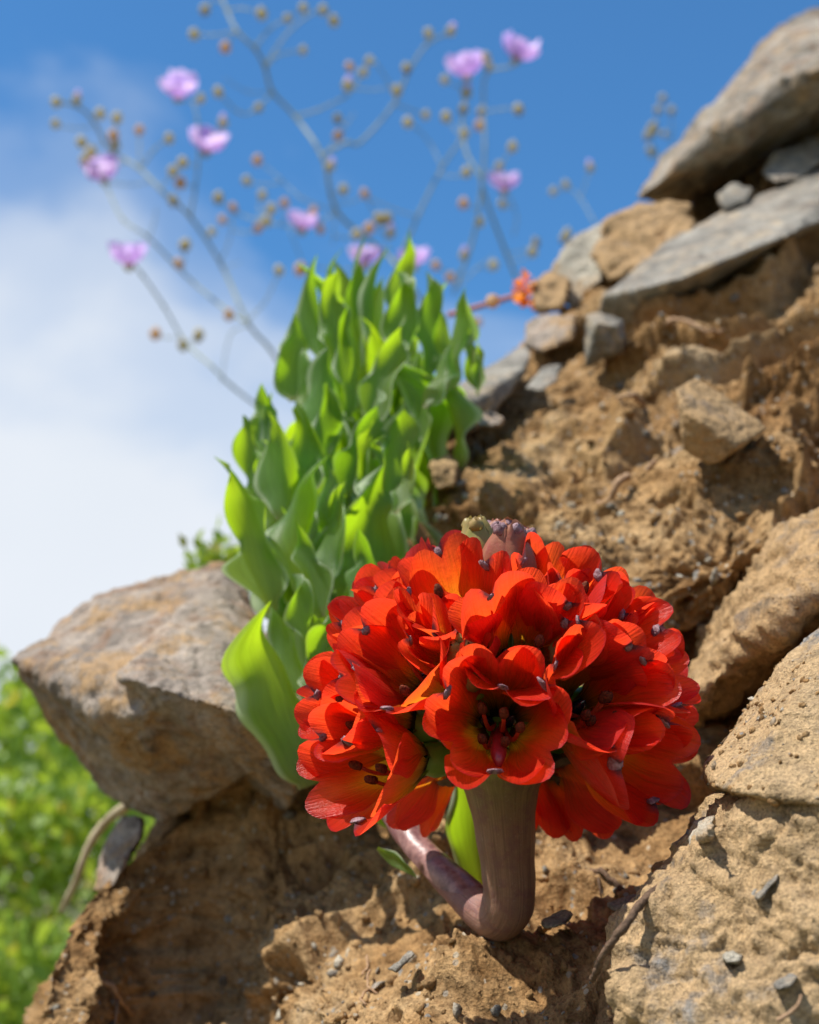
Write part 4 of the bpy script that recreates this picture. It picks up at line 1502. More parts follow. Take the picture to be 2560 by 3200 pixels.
def leaf_mesh(B, T, half, yaw, bow, twist, ruf, tipcurl, rg, chan=0.45):
    """leaf from base B to tip T (world points); returns mesh with origin at B"""
    ax = (T - B) * 1.04
    Lg = ax.length
    z = ax.normalized()
    view = ((B + T) / 2 - CAM).normalized()
    nr0 = (-view + z * view.dot(z)).normalized()
    q = Quaternion(z, yaw)
    nr0 = q @ nr0
    sd0 = z.cross(nr0)
    n, m = 40, 15
    pts, uv = [], []
    ph1, ph2 = rg.uniform(0, 6.28), rg.uniform(0, 6.28)
    fr = rg.uniform(1.0, 1.6)
    chan *= rg.choice((1.0, 1.3, 1.6, -0.8))
    pk = rg.uniform(0.36, 0.46)
    hook = rg.uniform(-1.2, 1.2)
    for i in range(n):
        s_ = i / (n - 1)
        bo = math.sin(math.pi * s_)
        c = z * Lg * s_ + nr0 * (-bow * Lg * bo + tipcurl * Lg * 0.30 * max(0, (s_ - 0.72) / 0.28) ** 2) + sd0 * (Lg * 0.085 * math.sin(ph1 + 3.3 * s_) * s_ * (1 - s_ * 0.5))
        tw = twist * max(0, (s_ - 0.35) / 0.65) ** 1.4 * 1.7
        qt = Quaternion(z, tw)
        nr, sd_ = qt @ nr0, qt @ sd0
        x = s_ ** (math.log(0.5) / math.log(pk))
        w = half * (math.sin(math.pi * x) ** 0.85 if 0 < x < 1 else 0)
        hk = max(0, (s_ - 0.78) / 0.22)
        c = c + sd0 * (Lg * 0.10 * hook * hk * hk)
        w = max(w, half * (0.30 * (1 - s_) ** 1.5 + 0.012))
        ch = chan * (0.9 + 1.1 * s_ * s_)
        for j in range(m):
            t = -1 + 2 * j / (m - 1)
            e = abs(t) ** 1.8
            wav = ruf * half * e * math.sin(fr * 6.28 * s_ + (ph1 if t > 0 else ph2)) * min(1, s_ * 3) * (1 if s_ < 0.85 else (1 - s_) / 0.15)
            th = t * ch * 1.6
            w0 = w
            w = w0 * (1 + min(0.26, 0.42 * ruf) * math.sin(fr * 9.4 * s_ + (ph2 if t > 0 else ph1 + 1)))
            if abs(ch) > 0.03:
                X = w * math.sin(th) / (ch * 1.6)
                Z = w * (1 - math.cos(th)) / (ch * 1.6) * 1.5
            else:
                X, Z = w * t, 0
            # margin rolls back near the tip
            roll = -1.1 * w * abs(t) ** 6 * rg_roll * (0.3 + 0.7 * s_)
            w = w0
            pts.append(c + sd_ * X + nr * (Z + wav + roll) + z * wav * 0.35)
            uv.append((s_, (t + 1) / 2))
    mb = MB()
    mb.grid(pts, uv, n, m, 0)
    return mb.mesh('leaf', [M['leaf']])


rg_roll = 1.0


def c6(x, y):
    return 600 + 0.6377 * x, 700 + 0.6377 * y


clump = empty('leafy_clump', P(1100, 2050, .60), 'tall clump of wavy bright green tulip like leaves climbing the bank', 'plant')
cinv = Matrix.Translation(-P(1100, 2050, .60))


def dep(v):
    return float(np.interp(v, [700, 900, 1100, 1300, 1500, 1800, 2100, 2450], [.70, .665, .62, .575, .525, .48, .445, .42]))


# tip x, tip y, base x, base y, width (crop units), yaw, twist, extra depth
LV = [
    (215, 1170, 400, 1900, 300, -0.35, 0.9, 0, 'L'),
    (560, 1175, 560, 1850, 240, 0.5, -1.4, 0.005, 'L'),
    (955, 1215, 760, 1850, 430, 0.0, 1.2, 0.02, 'L'),
    (845, 1550, 740, 1930, 170, -0.8, 1.4, -0.03, 'L'),
    (440, 955, 440, 1450, 190, 0.2, -0.8, 0.01, 0),
    (375, 830, 300, 1230, 190, -0.5, 0.8, 0.02, 0),
    (540, 860, 560, 1330, 190, 0.4, -1.2, 0.015, 0),
    (490, 450, 500, 870, 180, -0.2, 1.2, 0.02, 0),
    (600, 190, 660, 720, 120, 0.3, 1.0, 0, 0),
    (700, 260, 720, 760, 160, 0.4, -1.0, 0, 0),
    (795, 70, 800, 560, 90, 0.5, 0.8, 0.03, 0),
    (1065, 95, 1000, 560, 120, 0.3, 1.2, 0.03, 0),
    (1050, 230, 980, 720, 160, -0.2, 1.3, 0, 0),
    (925, 150, 880, 600, 90, 0.7, -0.8, 0.03, 0),
    (1190, 250, 1150, 760, 140, 0.3, 1.2, 0.01, 0),
    (1290, 350, 1230, 820, 130, -0.5, -1.2, 0.01, 0),
    (1225, 330, 1290, 800, 120, 0.6, 1.0, 0.03, 0),
    (660, 620, 590, 1050, 190, -0.4, 1.4, 0, 0),
    (900, 815, 760, 1330, 200, -0.1, 1.5, -0.01, 0),
    (735, 450, 760, 950, 120, 0.8, -1.2, 0.01, 0),
    (1010, 470, 880, 1000, 170, -0.3, 1.5, -0.01, 0),
    (1060, 890, 960, 1380, 220, 0.5, 1.2, 0, 0),
    (1090, 1090, 1000, 1420, 110, -0.5, 1.0, -0.01, 0),
    (850, 990, 860, 1400, 130, 0.7, -1.5, 0.0, 0),
    (690, 140, 690, 560, 60, 0.9, 0.5, 0.04, 0),
    (1360, 520, 1400, 820, 90, 0.2, 1.0, 0.02, 0),
    (1420, 600, 1400, 840, 70, -0.4, 1.0, 0.02, 0),
    (1260, 590, 1130, 900, 130, -0.9, 1.2, -0.01, 0),
    (700, 800, 640, 1240, 140, 0.9, -1.2, 0.02, 0),
    (390, 850, 470, 1290, 110, 0.9, 1.0, 0.03, 0),
    (650, 1200, 700, 1750, 200, 0.3, -0.9, 0.03, 0),
    (740, 1250, 620, 1800, 160, -0.7, 1.0, 0.0, 0),
    (240, 960, 330, 1400, 150, -0.6, 1.0, 0.03, 0),
    (500, 1480, 640, 1930, 160, 0.2, -1.2, -0.01, 0),
    (520, 1700, 560, 2050, 130, 0.5, 1.2, -0.03, 0),
    (280, 1930, 590, 2750, 330, 0.15, 1.0, -0.03, 'F'),
    (660, 1920, 600, 2330, 190, -0.4, 1.2, -0.02, 0),
    (760, 1900, 760, 2300, 150, 0.3, -1.2, -0.01, 0),
    (420, 1880, 560, 2330, 150, 0.2, 1.0, 0.02, 0),
]
k_ = 0
for (tx, ty, bx, by, wd, yaw, tw, ed, kind) in LV:
    rg = random.Random(k_ + 400)
    tu, tv = c6(tx, ty)
    bu, bv = c6(bx, by)
    d = dep(tv * 0.5 + bv * 0.5) + ed
    if kind == 'F':
        d = 0.43
    Bp = P(bu, bv, d + 0.015)
    Tp = P(tu, tv, d + (0.02 if kind == 'F' else 0.03))
    half = wd * 0.6377 * 0.5 * K * float(steep(d)) * 1.15
    rg_roll = rg.uniform(0.2, 1.0)
    me = leaf_mesh(Bp, Tp, half, yaw + rg.uniform(-0.1, 0.1), rg.uniform(0.03, 0.08), tw * 0.55, rg.uniform(0.45, 0.75) if kind != 'F' else 0.38, rg.uniform(-0.5, 0.9), rg)
    link('leaf', me, clump, cinv @ Matrix.Translation(Bp))
    k_ += 1
# the rest of the clump, behind and between the ones that stand out
poly = [(480, 500), (620, 230), (1000, 150), (1280, 400), (1420, 620), (1150, 900), (1000, 1250), (950, 1700), (560, 1850), (400, 1600), (300, 1250), (420, 900)]


def inpoly(x, y):
    c = False
    for i in range(len(poly)):
        x1, y1 = poly[i]
        x2, y2 = poly[i - 1]
        if (y1 > y) != (y2 > y) and x < (x2 - x1) * (y - y1) / (y2 - y1) + x1:
            c = not c
    return c


rg = random.Random(77)
n_ = 0
while n_ < 50:
    x, y = rg.uniform(200, 1450), rg.uniform(150, 1850)
    if not inpoly(x, y):
        continue
    n_ += 1
    tu, tv = c6(x, y)
    d = dep(tv) + rg.uniform(0.04, 0.10)
    ln = rg.uniform(0.052, 0.080)
    lean = rg.uniform(-0.28, 0.18)
    if x > 1130:
        ln *= 0.55
    Tp = P(tu, tv, d)
    Bp = Tp - (UP * ln + RT * ln * lean) + FW * rg.uniform(-0.02, 0.01)
    rg_roll = rg.uniform(0.2, 1.0)
    me = leaf_mesh(Bp, Tp, rg.uniform(0.0075, 0.0120) * (0.55 if x > 1130 else 1), rg.uniform(-1.0, 1.0), rg.uniform(0.02, 0.09), rg.uniform(-0.9, 0.9), rg.uniform(0.42, 0.75), rg.uniform(-0.7, 0.9), rg)
    link('leaf', me, clump, cinv @ Matrix.Translation(Bp))
# short stems low in the clump
for k in range(4):
    rg = random.Random(k + 900)
    pts = [P(1090 + k * 12, 2300 - k * 40, .53), P(1040 + k * 10, 2080 - k * 40, .55), P(1020 + k * 15, 1880 - k * 30, .585)]
    mb = MB()
    mb.tube([cinv @ Vector(p) for p in spline([tuple(p) for p in pts], 14)], 0.003, 10, 0)
    link('stem', mb.mesh('stem', [M['ovary']]), clump)

# the lone leaves low on the stem of the flower
for (tx, ty, bx, by, hw, d, yaw, tw) in [(1420, 2370, 1500, 2770, .0085, .415, 0.1, 0.5), (1130, 2420, 1220, 2590, .0045, .425, 0.6, 0.8), (1300, 2745, 1180, 2650, .0022, .40, 0.4, 0.4)]:
    rg = random.Random(tx)
    Bp, Tp = P(bx, by, d), P(tx, ty, d - 0.005)
    rg_roll = 0.8
    me = leaf_mesh(Bp, Tp, hw, yaw, 0.05, tw, 0.2, 0.3, rg)
    link('leaf', me, plant, plant_inv @ Matrix.Translation(Bp))

# ================================================================ WILD FLOWERS AGAINST THE SKY


def c7(x, y):
    return x * 0.7536, y * 0.7536


def c8(x, y):
    return 1000 + x * 0.6957, y * 0.6957


def wild(name, label, d, base_uv, lines, buds, blooms, dslope=0.0, mat='wild_stem', r0=0.0012):
    """lines: polylines of picture points with a radius factor; buds (u, v, kind); blooms (u, v, size, tilt)"""
    rg = random.Random(int(base_uv[0]) + 5)
    d *= 1.3
    r0 *= 0.9
    org = PR(base_uv[0], base_uv[1], d)
    e = empty(name, org, label, 'wildflower', 'pink wildflowers on thin stems against the sky')
    iv = Matrix.Translation(-org)

    def dd(u, v):
        return d + dslope * (v - 600) / 1000 + 0.03 * math.sin(u * 0.013 + v * 0.007)

    for ln, rf in lines:
        pts = [tuple(PR(u, v, dd(u, v))) for u, v in ln]
        sp_ = spline(pts, max(4, len(pts) * 5)) if len(pts) > 2 else np.array([np.array(pts[0]) * (1 - t) + np.array(pts[1]) * t for t in np.linspace(0, 1, 5)])
        mb = MB()
        nn_ = len(sp_)
        mb.tube([iv @ Vector(p) for p in sp_], [r0 * rf * (1.12 - 0.3 * i / nn_) for i in range(nn_)], 7, 0)
        for p in pts[1:-1]:
            mb.lathe(iv @ Vector(p), (0, 0.3, 1), [(-0.0028, 0.0004), (-0.001, r0 * rf * 1.4), (0.001, r0 * rf * 1.4), (0.0028, 0.0004)], 7, 0)
        link('branch', mb.mesh('branch', [M[mat]]), e)
    allp = []
    for ln, rf in lines:
        for (a, b) in zip(ln[:-1], ln[1:]):
            for q in range(12):
                t = q / 12
                allp.append((a[0] + (b[0] - a[0]) * t, a[1] + (b[1] - a[1]) * t))
        allp.append(ln[-1])

    def stalk(mb, u, v, inv_, mat_i):
        # the little stalk that joins a bud or flower to its branch, from a bit below it
        c = [(math.hypot(x - u, (y - v)), x, y) for x, y in allp if y > v + 4 or math.hypot(x - u, y - v) < 14]
        if not c:
            return
        ds, x, y = min(c)
        if ds > 230:
            return
        a, b = PR(x, y, dd(x, y)), PR(u, v, dd(u, v)) - Vector((0, 0, 0.003))
        m_ = (a + b) / 2 + Vector((0, 0, -0.06 * (a - b).length)) + RT * 0.05 * (a - b).length
        mb.tube([inv_ @ Vector(p_) for p_ in spline([tuple(a), tuple(m_), tuple(b)], 9)], [r0 * 0.62] * 9, 6, mat_i)

    for (u, v, kd) in buds:
        p = iv @ PR(u, v, dd(u, v))
        ax = Vector((rg.uniform(-.4, .4), rg.uniform(-.4, .2), 1)).normalized()
        s_ = rg.uniform(0.85, 1.15) * 1.35
        mb = MB()
        s_ *= 0.92
        R0 = 0.0048 * s_
        prof = [(-0.0052, 0.0008), (-0.0046, 0.0025), (-0.0022, 0.0044), (0.0004, 0.0048), (0.0030, 0.0036), (0.0050, 0.0014), (0.0056, 0.0002)]
        prof = [(a * s_, b * s_) for a, b in prof]
        mt = 0
        mb.lathe(p, ax, prof, 12, 0, lobes=4, lobe_amp=0.18, jit=0.05, rg=rg)
        if kd in ('t', 'p'):
            mb.lathe(p + ax * 0.004 * s_ * (1 if kd == 'p' else -1), ax, [(-0.003, 0.0006), (0, 0.0034), (0.003, 0.0033), (0.0062, 0.0008)], 9, 1, jit=0.12, rg=rg)
        stalk(mb, u, v, iv, 2)
        m1 = M['wild_bud_brown'] if kd == 'b' else M['wild_bud']
        m2 = M['wild_petal'] if kd == 'p' else M['wild_tip']
        link('bud', mb.mesh('bud', [m1, m2, M[mat]]), e)
    for (u, v, s_, tx, ty) in blooms:
        s_ *= 1.14
        c = PR(u, v, dd(u, v))
        ax = (Vector((0, 0, 1)) * 0.75 - FW * ty + RT * tx).normalized()
        Mx = iv @ Matrix.Translation(c - ax * 0.006 * s_) @ frame_from(ax, rg.uniform(0, 6))
        mb = MB()
        mb.lathe((0, 0, -0.001), (0, 0, 1), [(-0.006, 0.0008), (-0.004, 0.004), (0.0, 0.0052), (0.003, 0.005), (0.005, 0.003), (0.007, 0.0005)], 12, 0, jit=0.1, rg=rg)
        for k in range(14):
            a = rg.uniform(0, 6.28)
            q = Vector((math.cos(a), math.sin(a), 0)) * rg.uniform(0.001, 0.005)
            mb.tube([q * 0.4 + Vector((0, 0, 0.004)), q + Vector((0, 0, 0.010))], [0.0005, 0.0009], 5, 1)
        stalk(mb, u, v + 14, (iv.inverted() @ Mx).inverted(), 2)
        fo = link('flower', mb.mesh('flower', [M['wild_bud'], M['wild_eye'], M[mat]]), e, Mx)
        for k in range(6):
            n, m = 9, 9
            pts, uv = [], []
            rr = 0.0180 * s_
            flare = rg.uniform(0.75, 1.15)
            for i in range(n):
                q = i / (n - 1)
                for j in range(m):
                    t = -1 + 2 * j / (m - 1)
                    w = 0.0160 * s_ * math.sin(min(1, 0.15 + q * 0.95) * 1.9) ** 0.8
                    y = q * (1 - 0.16 * abs(t) ** 2 + 0.03 * math.sin(7 * t))
                    an = 1.25 * flare * y
                    rad_ = 0.003 + rr * 0.74 * math.sin(an * 1.15)
                    z = rr * 1.15 * (1 - math.cos(an)) + 0.35 * rr * y + 0.25 * w * t * t + 0.0008 * math.sin(8 * t + k) * q
                    pts.append((rad_ - 0.15 * w * t * t, w * t, z))
                    uv.append((q, (t + 1) / 2))
            mb = MB()
            mb.grid(pts, uv, n, m, 0)
            link('petal', mb.mesh('petal', [M['wild_petal']]), fo, Matrix.Rotation(k * 1.0472 + rg.uniform(-.1, .1), 4, 'Z'))
    return e


S7 = lambda l: [c7(*p) for p in l]
S8 = lambda l: [c8(*p) for p in l]
B7 = lambda l: [(*c7(a, b), k) for a, b, k in l]
B8 = lambda l: [(*c8(a, b), k) for a, b, k in l]

wild('wildflower_stalk', 'tallest thick flower stalk rising behind the leaves past the top edge of the picture', 1.22, (1290, 900), [
    ([(1330, 960), (1270, 870), (1198, 784)] + S7([(1400, 880), (1340, 655), (1230, 490), (1130, 380), (1100, 280), (1060, 205), (985, 130), (940, 40), (900, -60)]), 1.7),
    (S7([(980, 130), (880, 145), (805, 140)]), 0.8), (S7([(945, 40), (1010, 35), (1085, 55)]), 0.8), (S7([(975, 135), (935, 195)]), 0.6), (S7([(920, 0), (870, 10), (850, 45)]), 0.7),
    (S7([(1055, 200), (1120, 120), (1190, 75)]), 1.0), (S7([(1100, 270), (1160, 180), (1200, 130), (1270, 70), (1340, 40), (1385, 85)]), 1.0), (S7([(1190, 75), (1260, 35)]), 0.7), (S7([(1100, 280), (1150, 230), (1255, 207)]), 0.9),
    (S7([(1130, 380), (1030, 380), (930, 325)]), 0.5), (S7([(1130, 385), (1050, 460), (990, 465), (905, 385)]), 0.9),
    (S7([(1230, 480), (1320, 455), (1430, 400), (1480, 340), (1530, 250)]), 1.0), (S7([(1340, 655), (1400, 570), (1470, 470)]), 0.7), (S7([(1400, 880), (1250, 820), (1160, 740), (1067, 663)]), 0.6),
], B7([(805, 140, ''), (1085, 55, ''), (935, 195, 'b'), (850, 40, 't'), (1192, 75, ''), (1258, 32, ''), (1340, 40, ''), (1385, 85, ''), (1257, 207, ''), (905, 380, ''), (1073, 445, ''), (1440, 352, 'p'),
       (1450, 275, 'b'), (1532, 250, ''), (1508, 298, ''), (1067, 663, 'b'), (1370, 688, 'p'), (1400, 490, 't'), (1402, 560, 'b'), (1425, 785, ''), (1513, 803, 'b'), (1023, 748, '')]), [])
wild('wildflower_stalk', 'branching flower stalk crossing the first one, ending in two pale buds near the top centre', 1.18, (1271, 790), [
    (S7([(1345, 640), (1440, 590)]) + S8([(180, 640), (330, 470), (400, 320), (480, 200), (585, 145)]), 1.3), (S8([(330, 465), (470, 515)]), 0.7), (S8([(330, 400), (250, 280), (220, 270)]), 0.6), (S8([(475, 205), (487, 150)]), 0.7),
    ([(1240, 820)] + S8([(390, 1090), (450, 950), (550, 750), (640, 620)]), 1.3), (S8([(545, 745), (500, 650), (430, 570), (395, 548)]), 0.6),
], B8([(487, 148, ''), (588, 138, 'p'), (388, 305, 't'), (475, 515, ''), (395, 548, ''), (567, 523, ''), (650, 598, ''), (658, 772, ''), (125, 382, 'p'), (345, 405, ''), (200, 868, 'b')]), [])
wild('wildflower_stalk', 'flower stalk with two joined pale violet flowers at the upper right and many brown buds', 1.25, (1625, 900), [
    (S8([(885, 1255), (830, 1120), (740, 880), (720, 790), (660, 690), (640, 560), (645, 480), (660, 410)]), 1.5),
    (S8([(600, 1320), (680, 1100), (720, 900), (740, 660), (735, 480), (750, 330), (860, 300)]), 1.3), (S8([(745, 500), (820, 490), (890, 480)]), 0.7), (S8([(750, 780), (810, 740), (866, 660)]), 0.8),
    (S8([(870, 1060), (885, 980), (860, 900), (830, 860)]), 0.6), (S8([(750, 320), (745, 250)]), 0.8), (S8([(640, 400), (560, 360)]), 0.6), (S8([(620, 1290), (700, 1210), (780, 1150)]), 0.7),
], B8([(745, 255, ''), (760, 295, ''), (560, 357, ''), (658, 415, 'p'), (645, 488, 't'), (725, 500, 't'), (716, 562, 'b'), (892, 490, 't'), (866, 658, ''), (806, 745, ''), (718, 995, ''), (645, 912, 'b'),
       (645, 1145, 'p'), (780, 1190, ''), (520, 1190, 'b'), (585, 1245, 'b'), (820, 915, ''), (955, 1130, ''), (970, 1085, 't'), (710, 1445, 'b')]),
    [(*c8(655, 315), 1.05, -0.1, 0.35), (*c8(890, 240), 1.05, 0.3, 0.3), (*c8(828, 830), 0.86, 0.0, 0.35)])
wild('wildflower_stalk', 'long flower stalk arching to the far left with many small green buds along it', 1.20, (840, 1085), [
    ([(900, 1180)] + S7([(1115, 1440), (1030, 1340), (920, 1100), (790, 900), (680, 800), (580, 700), (470, 630), (430, 580), (380, 490), (320, 440), (230, 420)]), 1.5),
    (S7([(790, 900), (810, 780), (825, 650), (820, 500), (800, 420)]), 1.0), (S7([(580, 700), (578, 540)]), 0.8), (S7([(590, 690), (640, 620), (700, 575)]), 0.9), (S7([(840, 600), (900, 540), (925, 510)]), 0.6),
    (S7([(380, 490), (420, 470)]), 0.5), (S7([(460, 620), (470, 560)]), 0.7), (S7([(910, 1090), (950, 1000), (970, 860)]), 0.6), (S7([(1400, 880), (1260, 940), (1080, 915), (980, 880), (900, 820)]), 0.8),
    (S7([(1080, 915), (1075, 850), (1088, 808)]), 0.6), (S7([(1030, 1350), (960, 1380), (930, 1500), (920, 1590)]), 0.6), (S7([(930, 1110), (1000, 1085)]), 0.4), (S7([(620, 980), (640, 920), (650, 860)]), 0.5),
], B7([(232, 422, ''), (318, 410, 'p'), (230, 512, ''), (338, 588, ''), (350, 660, ''), (470, 560, 'b'), (485, 488, ''), (415, 470, ''), (578, 538, 'b'), (702, 573, ''), (925, 508, 'p'), (718, 708, ''), (748, 757, 'b'), (757, 672, ''),
       (718, 830, 't'), (905, 818, 't'), (967, 860, 'b'), (922, 910, 'b'), (1088, 808, ''), (1180, 840, 'b'), (1125, 865, ''), (1070, 945, 'b'), (1105, 915, ''), (1300, 875, 'b'), (378, 630, ''), (878, 960, ''), (833, 408, ''), (1330, 950, 'b'), (478, 600, '')]),
    [(*c7(738, 378), 0.98, 0.1, 0.7), (*c7(860, 603), 1.0, 0.2, 0.6), (*c7(425, 722), 1.0, -0.1, 0.7), (*c7(1255, 930), 0.78, 0.1, 0.3)])
wild('wildflower_stalk', 'lowest left flower stalk topped by one pink flower over the white cloud', 1.12, (740, 1230), [
    ([(860, 1310)] + S7([(960, 1600), (880, 1520), (770, 1420), (680, 1270), (590, 1140), (535, 1075)]), 1.2),
    (S7([(1030, 1340), (940, 1285), (800, 1170), (720, 1090), (610, 980), (510, 910), (450, 790), (430, 730)]), 1.1), (S7([(760, 1120), (770, 1020)]), 0.5), (S7([(770, 1420), (830, 1400)]), 0.4),
], B7([(738, 1092, 'b'), (768, 1015, 't'), (950, 1305, 'b'), (645, 1383, 'b'), (1157, 1120, ''), (1245, 1115, 'b'), (760, 1430, ''), (820, 1400, ''), (825, 1385, '')]),
    [(*c7(532, 1072), 0.93, 0.0, 0.35)])
wild('wildflower_stalk', 'short thin flower sprig right of centre with one tiny pink bud', 1.35, (1850, 740), [
    (S8([(1240, 1010), (1170, 890), (1105, 830)]), 0.7), (S8([(1170, 890), (1215, 760)]), 0.6), (S8([(1110, 850), (1050, 858)]), 0.5),
], B8([(1215, 752, 'p'), (1105, 828, ''), (1048, 858, ''), (1100, 1070, 't'), (1110, 1048, '')]), [])
wild('wildflower_stalk', 'faint cluster of small buds standing up behind the huge overhanging boulder', 1.7, (2080, 540), [
    (S8([(1560, 760), (1580, 640), (1580, 490)]), 0.8), (S8([(1530, 720), (1490, 620), (1520, 500), (1540, 440)]), 0.6), (S8([(1500, 700), (1480, 680)]), 0.6),
], B8([(1540, 440, 't'), (1520, 492, 't'), (1580, 495, 't'), (1490, 570, ''), (1475, 600, ''), (1470, 615, 't'), (1480, 670, ''), (1495, 690, ''), (1540, 720, ''), (1550, 600, ''), (1510, 590, ''), (1500, 560, '')]), [])
wild('wildflower_stalk', 'pink flowers and buds just peeping over the tops of the tall leaves', 1.15, (1200, 900), [
    (S7([(1510, 800), (1560, 900), (1620, 1040)]), 0.6), (S7([(1390, 880), (1380, 1010)]), 0.5), (S7([(1200, 950), (1260, 1100)]), 0.5),
], B7([(1530, 945, 'b'), (1480, 970, ''), (1620, 965, 'p'), (1595, 900, ''), (1570, 905, ''), (1610, 905, ''), (1590, 915, '')]),
    [(*c7(1515, 1075), 0.8, 0.0, 0.3), (*c7(1715, 1080), 0.75, 0.0, 0.3)])

# orange flower cluster with its pinkish runner on the skyline
org = P(1640, 910, .98)
of = empty('orange_flower', org, 'small orange flower cluster on the skyline beside a thin pinkish runner stem', 'flower')
iv = Matrix.Translation(-org)
mb = MB()
mb.tube([iv @ Vector(p) for p in spline([tuple(P(1400, 985, 1.0)), tuple(P(1540, 945, .99)), tuple(P(1640, 915, .98))], 12)], 0.0015, 7, 0)
link('stem', mb.mesh('stem', [M['wild_red']]), of)
rg = random.Random(3)
for k in range(30):
    c = iv @ P(1640 + rg.uniform(-24, 24), 915 + rg.uniform(-45, 45), .98 + rg.uniform(-.008, .008))
    mb = MB()
    n, m = 5, 5
    pts, uv = [], []
    a, b_ = rg.uniform(0, 6.28), rg.uniform(-0.6, 1.2)
    dr = Vector((math.cos(a), math.sin(a), b_)).normalized()
    sd_ = dr.orthogonal().normalized()
    nr = dr.cross(sd_)
    for i in range(n):
        q = i / (n - 1)
        for j in range(m):
            t = -1 + 2 * j / (m - 1)
            w = 0.0024 * math.sin(math.pi * (0.1 + 0.85 * q))
            pts.append(c + dr * 0.0065 * q + sd_ * w * t + nr * (0.002 * q * q + 0.3 * w * t * t))
            uv.append((q, (t + 1) / 2))
    mb.grid(pts, uv, n, m, 0)
    link('petal', mb.mesh('petal', [M['orange_petal']]), of)
mb = MB()
mb.lathe(iv @ P(1540, 945, .985), (0, 0.3, 1), [(-0.004, 0.0006), (0, 0.0042), (0.003, 0.0035), (0.005, 0.0003)], 9, 0)
link('bud', mb.mesh('bud', [M['wild_bud_brown']]), of)

# ================================================================ SHRUBS LOW ON THE LEFT


def shrub(label, u0, u1, v0, v1, d0, d1, n, seed, size=0.015, mat='bush', spread=0.022):
    rg = np.random.default_rng(seed)
    org = PR((u0 + u1) / 2, v1, (d0 + d1) / 2)
    e = empty('shrub', org, label, 'shrub')
    o3 = np.array(org)
    # leaves sit in clusters at branch ends
    nc = n // 16
    cu, cv, cdp = rg.uniform(u0, u1, nc), rg.uniform(v0, v1, nc), rg.uniform(d0, d1, nc)
    cen = np_P(cu, cv, cdp)
    lf = np.array([(0, 0, 0), (0.5, 0.28, 0.05), (0.5, -0.28, 0.05), (1, 0, -0.12), (0.5, 0, -0.03)], float)
    tf = np.array([(0, 2, 4), (0, 4, 1), (4, 2, 3), (4, 3, 1)])
    big = []
    vs, fs = [], []
    cnt = 0
    for k in range(nc):
        ax = np.array([rg.normal() * 0.5, rg.normal() * 0.5 - 0.3, 1.0])
        ax /= np.linalg.norm(ax)
        for j in range(16):
            dr = rg.normal(size=3) * 0.8 + ax
            dr /= np.linalg.norm(dr)
            sd_ = np.cross(dr, rg.normal(size=3))
            sd_ /= np.linalg.norm(sd_)
            nr = np.cross(dr, sd_)
            sz = size * 2.0 * rg.uniform(0.6, 1.25)
            c = cen[k] + rg.normal(size=3) * spread + dr * 0.004
            q = c + (lf[:, :1] * dr + lf[:, 1:2] * sd_ + lf[:, 2:3] * nr) * sz
            if cdp[k] < d0 + (d1 - d0) * 0.12 and len(big) < 60 and rg.random() < 0.3:
                big.append((q, c))
            else:
                vs.append(q)
                fs.append(tf + cnt * 5)
                cnt += 1
    uvq = np.tile(np.array([(0, .5), (.5, 1), (.5, 0), (1, .5), (.5, .5)]), (cnt, 1))
    me = mesh_np('foliage', np.concatenate(vs) - o3, np.concatenate(fs), [M[mat], M['bush_yellow']], uvq, np.repeat((rg.random(cnt) < 0.09).astype(int), 4))
    fo = link('foliage', me, e)
    fo['kind'] = 'stuff'
    for q, c in big:
        me = mesh_np('leaf', q - c, tf, [M[mat]], uvq[:5])
        link('leaf', me, e, Matrix.Translation(Vector(c - o3)))
    for k in range(10 if n > 500 else 0):
        a = np_P(np.array(rg.uniform(u0, u1)), np.array(float(v1)), np.array((d0 + d1) / 2 + 0.1))
        b = np_P(np.array(rg.uniform(u0, u1)), np.array(rg.uniform(v0, (v0 + v1) / 2) + 120), np.array(rg.uniform(d0, d1) + .1))
        mid = (a + b) / 2 + rg.normal(size=3) * 0.04
        mb = MB()
        mb.tube([Vector(x - o3) for x in spline([tuple(a), tuple(mid), tuple(b)], 10)], [0.006 * (1 - 0.07 * i) for i in range(10)], 6, 0)
        link('branch', mb.mesh('branch', [M['twig']]), e)


shrub('yellow green leafy shrub reaching up beside the point of the jutting boulder', -450, 340, 2130, 2620, 1.9, 2.4, 2000, 1)
shrub('bright green shrub below the jutting boulder beside the dry bent stalk', -200, 520, 2480, 2790, 1.7, 2.1, 1500, 2)
shrub('low dark based green shrub in the bottom left corner', -350, 190, 2880, 3400, 1.5, 1.9, 1700, 3)
shrub('green thicket with shade painted into its leaves, filling the gap behind the two lower shrubs', -700, 800, 2300, 3700, 2.7, 3.4, 5200, 4, 0.014, 'bush_gap_shade')
shrub('small yellow green sprig showing above the top edge of the jutting boulder', 650, 735, 1755, 1850, 0.86, 0.90, 360, 5, 0.005, 'bush', 0.007)

# ================================================================ TWIGS AND ROOTS


def twig(name, label, pts, r, mat, n=30, cat='twig', wob=0.0, forks=()):
    rg = random.Random(len(label))
    w = spline([tuple(p) for p in pts], n)
    org = Vector(w[0])
    mb = MB()
    mb.tube([Vector(p) - org + Vector((rg.gauss(0, wob), rg.gauss(0, wob), rg.gauss(0, wob))) for p in w], [r * (1 - 0.35 * i / n) * rg.uniform(0.85, 1.2) for i in range(n)], 8, 0)
    for (k, tip) in forks:
        a = Vector(w[int(k * (n - 1))])
        mb.tube([a - org, (a + tip) / 2 - org + Vector((0, 0, 0.001)), tip - org], [r * 0.6, r * 0.45, r * 0.2], 6, 0)
    return tag(link(name, mb.mesh(name, [M[mat]]), None, Matrix.Translation(org)), label, cat)


